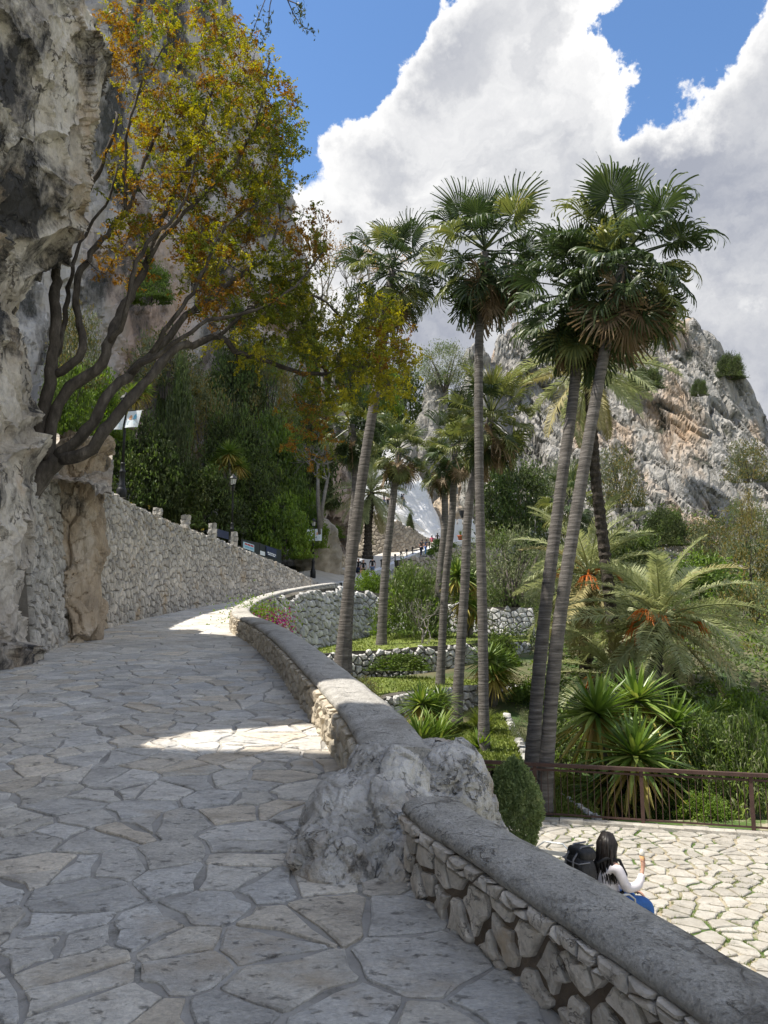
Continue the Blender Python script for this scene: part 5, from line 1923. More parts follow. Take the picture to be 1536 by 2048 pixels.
date_palm('arching grey green date palm with orange fruit stalks on the right', (( 1308, 1400, 23), (1310, 1330, 23)), (1322, 1240, 23), .2, .18, 1.15, 521, 44, .12, 9, low=-40)
date_palm('taller date palm with yellowed lower fronds behind the leaning pair', ((1172, 1400, 27), (1172, 1280, 27)), (1180, 1150, 27), .22, .2, 1.2, 522, 44, .3, 5)
date_palm('dark leaning date palm with a rough black trunk crossing the mountain', ((1242, 1395, 25), (1212, 1130, 25), (1188, 920, 25)), (1178, 735, 25), .2, .17, 1.1, 523, 30, .15, 0, low=-50)
date_palm('distant date palm behind the crossing palms at the junction', ((735, 1110, 52), (737, 1050, 52)), (742, 985, 52), .28, .25, 1.25, 524, 36, .15, 0)
date_palm('low date palm suckers among the dark trunks', ((1225, 1405, 24.2), (1225, 1380, 24.2)), (1225, 1352, 24.2), .15, .15, .95, 525, 30, .1, 2)
date_palm('slim bare stemmed palm right of the fruiting date palm', ((1352, 1402, 27), (1352, 1360, 27)), (1356, 1300, 27), .12, .1, .8, 526, 18, .3, 0)


# ---------------- the big tree on the ledge
def limb(px_pts, r0, r1, mb, sides=9):
    pts = np.array([tuple(P(*q)) for q in px_pts])
    s = np.concatenate([[0], np.cumsum(np.linalg.norm(np.diff(pts, axis=0), axis=1))])
    f = [interp(s, pts[:, k]) for k in range(3)]
    ss = np.linspace(0, s[-1], max(8, int(s[-1] / .18)))
    line = np.stack([g(ss) for g in f], 1)
    line[1:-1] += rng.normal(0, .018, (len(ss) - 2, 3))
    rad = np.linspace(r0 * .82, r1, len(ss)) * (1 + rng.normal(0, .06, len(ss)))
    mb.add(*tube(line, rad, sides))
    return [(line[i], rad[i]) for i in range(len(ss))]


big = thing('leaning_tree', 'big leaning tree with dark forked limbs and golden rust leaves on the rock ledge', 'tree', P(58, 992, 13.9))
bo = Vector(big.location)
tk = MB()
nodes = []
R = 13.9
nodes += limb([(48, 1010, R), (62, 985, R), (92, 942, R), (118, 915, R)], .21, .17, tk, 12)
nodes += limb([(75, 960, R), (72, 900, R), (80, 845, R), (92, 800, R), (104, 732, R), (110, 650, R), (113, 560, R + .4), (118, 500, R + .8), (150, 420, R + 1.2), (205, 330, R + 1.4), (235, 230, R + 1.4)], .17, .03, tk)
nodes += limb([(108, 750, R), (141, 732, R), (162, 706, R), (158, 640, R + .2), (152, 575, R + .3), (190, 500, R + .8), (222, 460, R + 1), (252, 425, R + 1.1), (285, 330, R + 1.2), (330, 230, R + 1.2)], .1, .025, tk)
nodes += limb([(100, 925, R), (97, 880, R), (103, 845, R), (120, 805, R), (160, 759, R), (198, 735, R), (216, 690, R), (235, 640, R + .3), (272, 575, R + .6), (292, 530, R + .8), (308, 480, R + 1), (350, 380, R + 1), (400, 270, R + 1), (430, 160, R + 1)], .15, .025, tk)
nodes += limb([(112, 918, R), (152, 880, R), (192, 834, R), (214, 788, R), (255, 750, R + .2), (298, 714, R + .4), (335, 676, R + .6), (380, 625, R + .9), (428, 588, R + 1.1), (480, 552, R + 1.2), (528, 520, R + 1.4), (560, 440, R + 1.5)], .14, .025, tk)
nodes += limb([(118, 918, R), (172, 905, R - .2), (206, 864, R - .2), (238, 828, R - .1), (273, 784, R), (315, 734, R + .3), (346, 701, R + .5), (392, 686, R + .8), (434, 674, R + 1), (478, 703, R + 1.2), (547, 728, R + 1.4), (606, 746, R + 1.6), (685, 742, R + 2), (760, 735, R + 2.2)], .15, .02, tk)
nodes += limb([(434, 674, R + 1), (470, 640, R + 1), (540, 600, R + 1.2), (620, 590, R + 1.5), (700, 640, R + 1.9), (750, 660, R + 2.1)], .05, .015, tk)
nodes += limb([(292, 530, R + .8), (330, 470, R + .7), (395, 400, R + .6), (470, 330, R + .8), (520, 220, R + 1), (540, 120, R + 1)], .06, .015, tk)
nodes += limb([(252, 425, R + 1.1), (250, 330, R + 1), (270, 200, R + .9), (330, 90, R + .9), (350, 10, R + .9)], .05, .012, tk)
nodes += limb([(104, 732, R), (128, 660, R + .3), (140, 560, R + .6), (168, 470, R + .9), (215, 400, R + 1), (235, 330, R + 1)], .07, .02, tk)
nodes += limb([(216, 690, R), (250, 640, R - .2), (262, 560, R - .3), (310, 470, R - .2), (360, 420, R), (390, 330, R + .2)], .065, .018, tk)
nodes += limb([(298, 714, R + .4), (345, 640, R + .2), (400, 560, R + .2), (440, 470, R + .3), (520, 400, R + .5)], .06, .018, tk)
nodes += limb([(255, 750, R + .2), (340, 690, R - .2), (430, 640, R - .1), (520, 620, R + .2), (600, 560, R + .5), (650, 500, R + .8)], .06, .015, tk)
GROUPS = [(600, 480, 60, 60, 20, 'og'), (590, 560, 70, 60, 22, 'yg'), (660, 690, 70, 50, 22, 'yg'), (520, 680, 80, 50, 20, 'yg'), (440, 540, 80, 60, 18, 'yg'), (760, 700, 70, 80, 20, 'yyo'), (330, 50, 120, 70, 30, 'oyg'), (430, 120, 110, 90, 46, 'oyyg'), (525, 190, 60, 110, 30, 'oyg'), (340, 230, 130, 80, 40, 'yyo'), (450, 270, 110, 90, 50, 'yyg'), (300, 330, 100, 70, 26, 'oy'), (420, 370, 130, 70, 44, 'yog'),
          (540, 330, 50, 100, 30, 'ygg'), (560, 270, 36, 40, 8, 'g'), (320, 450, 110, 55, 26, 'oyg'), (470, 490, 120, 70, 40, 'ogy'), (560, 590, 80, 60, 26, 'g'), (460, 610, 90, 50, 16, 'og'), (620, 640, 90, 50, 22, 'g'),
          (730, 690, 80, 70, 44, 'yg'), (690, 770, 80, 60, 22, 'yg'), (790, 750, 45, 55, 18, 'y'), (640, 800, 50, 80, 14, 'og'), (240, 90, 40, 60, 12, 'o'), (250, 540, 60, 60, 8, 'o'), (600, 690, 60, 40, 12, 'g'), (390, 560, 60, 50, 8, 'o'), (760, 610, 40, 40, 10, 'yg'), (610, 880, 40, 60, 8, 'og')]
rr = np.random.default_rng(700)
cl = []
for gx_, gy_, sx, sy, n, tone in GROUPS:
    for _ in range(int(n * 1.0)):
        a, q = rr.uniform(0, 6.283), math.sqrt(rr.random())
        px, py = gx_ + math.cos(a) * q * sx, gy_ + math.sin(a) * q * sy
        Y = R + 1.1 + rr.uniform(-1.3, 1.6) + max(0, (px - 500)) * .005
        cl.append((np.array(tuple(P(px, py, Y))), tone))
nodes = [(p, r) for p, r in nodes if r < .13]
NP = np.array([p for p, r in nodes])
NR = np.array([r for p, r in nodes])
tw = MB()
order = np.argsort([np.min(((NP - c) ** 2).sum(1)) for c, _ in cl])
foli = {'o': [], 'y': [], 'g': []}
for k in order:
    c, tone = cl[k]
    d = ((NP - c) ** 2).sum(1) * (1 + .6 * (NP[:, 2] > c[2] + .2))
    j = int(np.argmin(d))
    a, r = NP[j], min(NR[j] * .6, .022)
    m = (a + c) / 2 + rr.normal(0, .12, 3) + (0, 0, .06)
    line = np.array([a, a * .65 + m * .35 + rr.normal(0, .03, 3), m, c * .6 + m * .4 + rr.normal(0, .04, 3), c])
    rad = np.linspace(max(r, .007), .0045, 5)
    tw.add(*tube(line, rad, 4, cap=False))
    NP = np.concatenate([NP, line[1:]])
    NR = np.concatenate([NR, rad[1:]])
    for q in range(rr.integers(3, 6)):
        e = c + rr.normal(0, 1, 3) * (.17, .17, .12)
        tw.add(*tube([c, (c + e) / 2 + rr.normal(0, .03, 3), e], [.005, .004, .002], 3, cap=False))
        col = tone[rr.integers(len(tone))]
        # pinnate sprigs
        for w in range(rr.integers(2, 4)):
            ax = unit(rr.normal(0, 1, 3) + (0, 0, -.15))
            ln = rr.uniform(.13, .26)
            s = np.linspace(.15, 1, 6)
            p = e + ax * (s * ln)[:, None]
            for sg in (-1, 1):
                sd = unit(np.cross(ax, rr.normal(0, 1, 3)))
                foli[col].append(p + sd * sg * .032 + rr.normal(0, .012, p.shape))
nb = np.array(tuple(bo))
def shift(mb):
    mb.V = [v - nb for v in mb.V]
    return mb
shift(tk).build('trunk', M_bark, big, True)
shift(tw).build('twigs', M_bark, big, True)
for key, mt in (('o', M_leaf_orange), ('y', M_leaf_yellow), ('g', M_leaf_green)):
    C = np.concatenate(foli[key])
    shift(MB().add(*leaves(C, .072, rr, None, .5, .5))).build('foliage', [mt], big)

# bare tree at the junction and a leafless one on the skyline
def bare_tree(label, base, top_pts, r, seed, leafmat_=None, nleaf=0, depth=5):
    rr = np.random.default_rng(seed)
    b = P(*base)
    root = thing('bare_tree', label, 'tree', b)
    mb = MB()
    tips = []

    def grow(p, d, l, rad, lev):
        q = p + d * l
        m = (p + q) / 2 + rr.normal(0, .06 * l, 3)
        mb.add(*tube([p, m, q], [rad, rad * .85, rad * .65], 5, cap=False))
        if lev == 0:
            tips.append(q)
            return
        for _ in range(rr.integers(2, 4)):
            nd = unit(d + rr.normal(0, .42, 3) + (0, 0, .12))
            grow(q, nd, l * rr.uniform(.6, .85), rad * .62, lev - 1)
    for (px, py, Y, l0) in top_pts:
        e = np.array(tuple(P(px, py, Y) - b))
        mb.add(*tube([(0, 0, -.3), e * .5 + rr.normal(0, .1, 3), e], [r, r * .8, r * .6], 7))
        for _ in range(3):
            grow(e, unit(rr.normal(0, .5, 3) + (0, 0, 1)), l0, r * .5, depth)
    mb.build('branches', M_greybark, root, True)
    if leafmat_:
        C = np.array(tips)
        C = C[rr.integers(0, len(C), nleaf)] + rr.normal(0, .14, (nleaf, 3))
        MB().add(*leaves(C, .13, rr, None, .55)).build('foliage', [leafmat_], root)


bare_tree('slender grey leafless tree rising above the third lamp', (640, 1060, 50), [(636, 930, 50, 1.1), (655, 960, 50, .9)], .16, 801, M_leaf_green, 500, 4)
bare_tree('high leafless tree with grey twigs against the sky beside the cliff', (655, 900, 46), [(640, 640, 46, 1.9), (690, 640, 46, 1.5)], .13, 802, M_leaf_orange, 260, 4)
bare_tree('rust leaved sapling tips against the cloud left of the palms', (735, 800, 40), [(715, 560, 40, 1.2), (735, 600, 40, .9)], .1, 803, M_leaf_orange, 700, 3)
bare_tree('leafless multi stemmed shrub on the uppermost lawn', (843, 1293, 30.2), [(840, 1255, 30.2, .45), (855, 1258, 30.2, .4)], .05, 804, None, 0, 3)

# twig with small leaves hanging into the top of the frame
hb = thing('hanging_branch', 'thin twig with small dark leaves hanging in from the top edge against blue sky', 'branch', P(560, -60, 7.0))
ho = np.array(tuple(hb.location))
mb = MB()
rr = np.random.default_rng(811)
C = []
for pts in ([(560, -60), (575, 0), (588, 30), (602, 50), (628, 66)], [(555, -50), (540, 10), (535, 60), (520, 90)], [(575, 0), (600, 10), (605, 30)], [(560, -60), (530, 0), (510, 50), (500, 82)]):
    w = [np.array(tuple(P(x, y, 7.0 + rr.normal(0, .08)))) - ho for x, y in pts]
    mb.add(*tube(w, np.linspace(.007, .002, len(w)), 4))
    w = np.array(w)
    for q in np.linspace(.45, 1, 9):
        s = q * (len(w) - 1)
        i = min(int(s), len(w) - 2)
        C.append(w[i] + (w[i + 1] - w[i]) * (s - i) + rr.normal(0, .022, (7, 3)))
mb.build('twig', M_bark, hb)
MB().add(*leaves(np.concatenate(C), .05, rr, None, .3, .6)).build('foliage', [M_dark], hb)
# cactus-like column plant on the ramp wall, planter
bush('cypress', 820, 1092, 84, 34, 66, 'dark green column shaped plant growing against the buff ramp wall', 'column_plant', 'plant')
o = tuft_mesh(160, .95, .05, 305, .8, .7).build('succulent', M_leaf_orange, loc=P(668, 1098, 57), label='orange leaved succulent above the golden wall by the third lamp', category='plant')

# ================================================================== LAMPS
def lamp(label, px, py, Y, H, banners=None, sink=.0):
    b = P(px, py, Y)
    root = thing('street_lamp', label, 'street lamp', b)
    k = H / 3.5
    s = lambda pr: [(r * k * 1.05, z * k) for r, z in pr]
    MB().add(*lathe(s([(.17, -.5), (.17, .05), (.15, .12), (.12, .16), (.13, .2), (.1, .26), (.085, .62), (.1, .66), (.11, .7), (.09, .74), (.07, .8), (.075, .95), (.085, .98), (.06, 1.02)]), 12)).build('base', M_iron, root, True)
    MB().add(*lathe(s([(.052, 1.0), (.045, 1.9), (.04, 2.78), (.06, 2.8), (.065, 2.84), (.04, 2.88), (.05, 2.93)]), 10)).build('pole', M_iron, root, True)
    lan = MB().add(*lathe(s([(.09, 2.92), (.12, 2.95), (.1, 2.98)]), 8)).build('lantern', M_iron, root)
    MB().add(*lathe(s([(.1, 2.975), (.165, 3.25)]), 8)).build('glass', M_lampglass, lan)
    for q in range(8):
        a = q * math.pi / 4
        MB().add(*tube([(math.cos(a) * .103 * k, math.sin(a) * .103 * k, 2.97 * k), (math.cos(a) * .172 * k, math.sin(a) * .172 * k, 3.26 * k)], .009 * k, 4)).build('glazing_bar', M_iron, lan)
    MB().add(*lathe(s([(.2, 3.24), (.205, 3.27), (.17, 3.31), (.13, 3.38), (.06, 3.43), (.05, 3.46), (.03, 3.5)]), 8)).build('cap', M_iron, lan)
    for side, x0, x1, y0, y1, skew in (banners or []):
        kk = Y / F
        cx = lambda x: (x - px) * kk
        zt = P(px, y0, Y).z - b.z
        zb = P(px, y1, Y).z - b.z
        n = 7
        V = []
        for i in range(n):
            t = i / (n - 1)
            for j in range(6):
                v = j / 5
                x = cx(x0 + (x1 - x0) * t) - skew * kk * v
                V.append((x, -.03 - .05 * math.sin(t * 3.1) * v - .1 * t * (1 if side > 0 else .3), zt + (zb - zt) * v - .05 * skew * kk * (1 - t)))
        f = gridfaces(n, 6)
        bn = MB().add(V, f).add(np.array(V) + (0, .006, 0), f[:, ::-1]).build('banner', M_banner, root)
        for z in (zt + .015,):
            MB().add(*tube([(0, 0, z), (cx(x1 if side > 0 else x0) + (.04 if side > 0 else -.04), -.08 if side > 0 else -.03, z)], .012, 5)).build('banner_rod', M_iron, root)
        # printed shapes: two small figures and lines of print
        w, h = cx(x1) - cx(x0), zt - zb
        def put(u, v, du, dv, mat, nm):
            V = []
            for (a, c) in ((u - du, v - dv), (u + du, v - dv), (u + du, v + dv), (u - du, v + dv)):
                V.append((cx(x0) + w * a - skew * kk * c, -.036 - .05 * math.sin(a * 3.1) * c - .1 * a * (1 if side > 0 else .3) - .004, zt - h * c - .05 * skew * kk * (1 - a)))
            MB().add(V, [(0, 1, 2, 3)]).build(nm, mat, bn)
        if side > 0:
            put(.33, .42, .1, .1, M_borange, 'print_figure'); put(.33, .29, .05, .035, M_borange, 'print_figure')
            put(.64, .4, .1, .12, M_bblue, 'print_figure'); put(.64, .25, .05, .035, M_bblue, 'print_figure')
            for q in range(3):
                put(.45, .64 + q * .08, .3, .016, M_bgrey, 'print_line')
        else:
            put(.5, .4, .16, .14, M_bblue, 'print_figure'); put(.5, .24, .06, .04, M_bblue, 'print_figure')
            for q in range(3):
                put(.5, .66 + q * .08, .3, .016, M_bgrey, 'print_line')
    return root


lamp('tall black lamp post with slanted white banners beside the leaning tree', 243, 984, 26, 3.5, [(1, 249, 279, 823, 856, 7), (-1, 218, 244, 826, 860, 5)])
lamp('plain black lamp post without banners in front of the dark shrubs', 463, 1086, 38.5, 3.5)
lamp('distant black lamp post with two square white banners at the road junction', 626, 1145, 50, 3.55, [(1, 629, 643, 1058, 1082, 0), (-1, 613, 626, 1058, 1082, 0)])

# ================================================================== ON TOP OF THE LEFT WALL
rng = np.random.default_rng(900)
for px, yb, yt, w, lb in ((315, 1030, 1016, 15, 'stone pillar on the wall top nearest the first lamp'), (371, 1052, 1030, 17, 'stone pillar on the wall top, middle one of three'), (425, 1072, 1047, 15, 'stone pillar on the wall top nearest the second lamp'), (468, 1088, 1064, 13, 'stone pillar just right of the second lamp')):
    Y = float(np.interp(px, [768 + float(LX(y)) / y * F for y in np.arange(12, 47, .5)], np.arange(12, 47, .5))) + .55
    a, b = P(px, yb + 6, Y), P(px, yt, Y)
    W = w / F * Y
    root = thing('stone_pillar', lb, 'pillar', a)
    H = b.z - a.z
    rows = 3
    for r in range(rows):
        for c in range(2):
            V, f = box(((c - .5) * W * .5 * (1 if r % 2 else .94), 0, H * (r + .5) / rows), (W * .49, W * .9, H / rows * .96))
            V = V + rng.normal(0, .018, V.shape)
            MB().add(V, f).build('stone', M_wallstone, root)


def letters(parent, mat, corners, rows, nm='lettering', off=.006, fill=.75):
    """lines of print as small bars inside a four-cornered board (tl, tr, br, bl); rows: (v, height, list of (u0, u1))"""
    tl, tr, br, bl = [Vector(c) for c in corners]
    n = (tr - tl).cross(bl - tl).normalized()
    if n.y > 0:
        n = -n
    mb = MB()
    for v, h, spans in rows:
        for u0, u1 in spans:
            q = []
            for u, w in ((u0, v), (u1, v), (u1, v + h), (u0, v + h)):
                q.append(tuple(tl.lerp(tr, u).lerp(bl.lerp(br, u), w) + n * off))
            mb.add(q, [(0, 1, 2, 3)])
    return mb.build(nm, mat, parent)


def board(name, label, cat, px, Ys, mats, thick=.03):
    """flat sign: four pixels (tl, tr, br, bl) at distances Ys (left, right)"""
    a = P(px[0][0], px[0][1], Ys[0])
    root = thing(name, label, cat, a)
    c = [P(px[0][0], px[0][1], Ys[0]) - a, P(px[1][0], px[1][1], Ys[1]) - a, P(px[2][0], px[2][1], Ys[1]) - a, P(px[3][0], px[3][1], Ys[0]) - a]
    n = (c[1] - c[0]).cross(c[3] - c[0]).normalized()
    if n.y > 0:
        n = -n
    V = [tuple(p) for p in c] + [tuple(p - n * thick) for p in c]
    MB().add(V, [(0, 1, 2, 3), (7, 6, 5, 4), (0, 4, 5, 1), (1, 5, 6, 2), (2, 6, 7, 3), (3, 7, 4, 0)]).build('board', mats[0], root)
    return root, c


s1, c1 = board('banner_sign', 'dark banner with pink lettering left of the second lamp', 'banner', ((428, 1056), (456, 1064), (456, 1079), (428, 1071)), (30.5, 34.5), [M_navy])
letters(s1, M_pink, c1, [(.2, .2, [(.1, .28), (.32, .5), (.54, .7), (.74, .92)]), (.55, .18, [(.15, .4), (.45, .6), (.65, .85)])])
fence = thing('mesh_fence', 'dark mesh fence carrying banners at the far end of the wall', 'fence', P(483, 1098, 36.5))
fo = Vector(fence.location)
pp = [(484, 1100, 1077, 36.5), (519, 1112, 1085, 39.5), (532, 1117, 1090, 40.7), (562, 1130, 1099, 43.5)]
for x, yb, yt, Y in pp:
    MB().add(*tube([P(x, yb + 4, Y) - fo, P(x, yt, Y) - fo], .035, 6)).build('post', M_iron, fence)
for (x0, b0, t0, Y0), (x1, b1, t1, Y1) in zip(pp, pp[1:]):
    A, B, C_, D = P(x0, t0 + 1, Y0) - fo, P(x1, t1 + 1, Y1) - fo, P(x1, b1, Y1) - fo, P(x0, b0, Y0) - fo
    V = [tuple(q) for q in (A, B, C_, D)] + [tuple(q + Vector((-.02, .02, 0))) for q in (A, B, C_, D)]
    MB().add(V, [(0, 1, 2, 3), (7, 6, 5, 4), (0, 4, 5, 1), (2, 6, 7, 3)]).build('mesh_panel', M_darksign, fence)
s2_, c2_ = board('banner_sign', 'pale blue banner with red and white print on the mesh fence', 'banner', ((487, 1083), (509, 1090), (509, 1104), (487, 1096)), (36.6, 38.6), [M_bgrey])
letters(s2_, M_red, c2_, [(.15, .22, [(.1, .3), (.34, .6), (.64, .9)])])
letters(s2_, M_bblue, c2_, [(.55, .2, [(.1, .5), (.55, .9)])], 'print_line')
s3, c3 = board('banner_sign', 'navy banner with white lettering on the mesh fence', 'banner', ((533, 1091), (553, 1099), (553, 1117), (533, 1110)), (40.6, 42.6), [M_navy])
letters(s3, M_banner, c3, [(.6, .14, [(.1, .24), (.28, .4), (.45, .6), (.65, .78), (.82, .92)]), (.8, .1, [(.15, .5), (.55, .85)])])
s4, c4 = board('banner_sign', 'small white sign between the fence banners', 'banner', ((520, 1101), (530, 1104), (530, 1112), (520, 1109)), (39.5, 40.5), [M_banner])

# litter bin and wall panels at the junction
bn = thing('litter_bin', 'brown litter bin beside the golden wall at the road junction', 'bin', P(658, 1149, 56))
k = 56 / F
MB().add(*lathe([(4.3 * k, 0), (4.6 * k, .05), (4.8 * k, 22 * k), (4.2 * k, 23 * k)], 12)).build('body', M_bin, bn, True)
MB().add(*lathe([(5.3 * k, 23 * k), (5.5 * k, 24 * k), (5.2 * k, 25.5 * k), (3 * k, 26.5 * k)], 12)).build('lid', M_whitecloth, bn, True)
for px, lb in ((654, 'left narrow dark red panel on the golden wall'), (676, 'right narrow dark red panel on the golden wall')):
    a, b = P(px - 4, 1144, 57.2), P(px + 4, 1108, 57.2)
    V, f = box((0, 0, (b.z - a.z) / 2), (b.x - a.x, .12, b.z - a.z))
    V2, f2 = box((0, 0, (b.z - a.z) + .04), (b.x - a.x + .08, .18, .08))
    pr = thing('wall_panel', lb, 'panel', ((a.x + b.x) / 2, 57.2, a.z))
    MB().add(V, f).build('board', M_bin, pr)
    MB().add(V2, f2).build('cap', M_brownwall, pr)
# pot by the gate
pot = thing('flower_pot', 'terracotta pot with a spiky plant beside the white gate wall', 'plant pot', P(921, 1080, 90))
MB().add(*lathe([(.24, 0), (.34, .42), (.4, .44), (.4, .54), (.3, .54)], 12)).build('pot', M_terracotta, pot, True)
tuft_mesh(40, .8, .03, 306, .4, .6).build('plant', M_shrub, pot, loc=(0, 0, .5))
# iron basket lantern on the battlements
lt = thing('iron_basket', 'black iron basket lantern hanging over the white battlements', 'lantern', P(928, 1036, 95.3))
MB().add(*lathe([(.35, 0), (.55, .5), (.6, .9)], 8)).build('basket', M_iron, lt)
MB().add(*tube([(0, 0, -1.2), (0, 0, .3)], .05, 5)).build('bracket', M_iron, lt)

# ================================================================== RAILING
rail = thing('railing', 'rust brown steel railing along the back of the sunny paved terrace', 'railing', (2.2, 15.4, PLZ))
ro = Vector(rail.location)
def frp(x):
    return Vector((x, fence_y(x), PLZ))
x0r, x1r = 1.6, 11.5
tdir = (frp(x1r) - frp(x0r)).normalized()
ang = math.atan2(tdir.y, tdir.x)
top = 0.96
c = (frp(x0r) + frp(x1r)) / 2 - ro
V, f = box((c.x, c.y, top + .03), ((frp(x1r) - frp(x0r)).length, .1, .06), ang)
MB().add(V, f).build('handrail', M_rust, rail)
V, f = box((c.x, c.y, top - .06), ((frp(x1r) - frp(x0r)).length, .03, .035), ang)
MB().add(V, f).build('rail', M_rust, rail)
V, f = box((c.x, c.y, .11), ((frp(x1r) - frp(x0r)).length, .03, .03), ang)
MB().add(V, f).build('rail', M_rust, rail)
xs_p = [2.85 - 1.86, 2.85, 4.69, 6.45, 8.25, 10.05]
for x in xs_p:
    if x < x0r:
        continue
    p = frp(x) - ro
    V, f = box((p.x, p.y, top / 2 - .05), (.065, .05, top + .1), ang)
    MB().add(V, f).build('post', M_rust, rail)
bal = []
for a, b in zip(xs_p, xs_p[1:]):
    for q in range(1, 16):
        x = a + (b - a) * q / 16
        if x > x0r + .05:
            bal.append(x)
V, f = box((0, 0, 0), (.012, .012, top - .18), ang)
bme = MB().add(V, f).mesh('baluster', M_rust)
for x in bal:
    p = frp(x) - ro
    link('baluster', bme, rail, (p.x, p.y, .11 + (top - .18) / 2))
# stone kerb under it
V = []
n = 24
kb = thing('kerb', 'pale stone kerb along the back of the sunny terrace under the railing', 'kerb', (2.2, 15.3, PLZ))
ko = Vector(kb.location)
rng = np.random.default_rng(41)
for q in range(n):
    xa, xb = x0r + (x1r - x0r) * q / n, x0r + (x1r - x0r) * (q + 1) / n
    p = (frp(xa) + frp(xb)) / 2 - ko + Vector((0, -.1, 0))
    V, f = box((p.x, p.y, 0), ((xb - xa) * 1.035, .26, .1 + rng.uniform(0, .02)), ang)
    MB().add(V + rng.normal(0, .006, V.shape), f).build('kerb_stone', M_plazastone, kb)

# ================================================================== PEOPLE
def skin(name, V, E, R, mat, parent, root=0, sub=1):
    me = bpy.data.meshes.new(name)
    me.from_pydata([tuple(v) for v in V], E, [])
    o = bpy.data.objects.new(name, me)
    COL.objects.link(o)
    m = o.modifiers.new('skin', 'SKIN')
    m.use_smooth_shade = True
    m.branch_smoothing = .5
    for i, r in enumerate(R):
        sv = me.skin_vertices[0].data[i]
        sv.radius = (r, r) if not isinstance(r, tuple) else r
        sv.use_root = i == root
    s = o.modifiers.new('sub', 'SUBSURF')
    s.levels = s.render_levels = sub
    dg = bpy.context.evaluated_depsgraph_get()
    dg.update()
    nm = bpy.data.meshes.new_from_object(o.evaluated_get(dg))
    nm.name = name
    bpy.data.objects.remove(o)
    nm.materials.clear()
    nm.materials.append(mat)
    for p in nm.polygons:
        p.use_smooth = True
    return link(name, nm, parent)


def chain(*segs):
    """segs: lists of (point, radius); a segment starting with an int continues from that vertex"""
    V, E, R = [], [], []
    for s in segs:
        prev = None
        for q in s:
            if isinstance(q, int):
                prev = q
                continue
            V.append(q[0]); R.append(q[1])
            if prev is not None:
                E.append((prev, len(V) - 1))
            prev = len(V) - 1
    return V, E, R


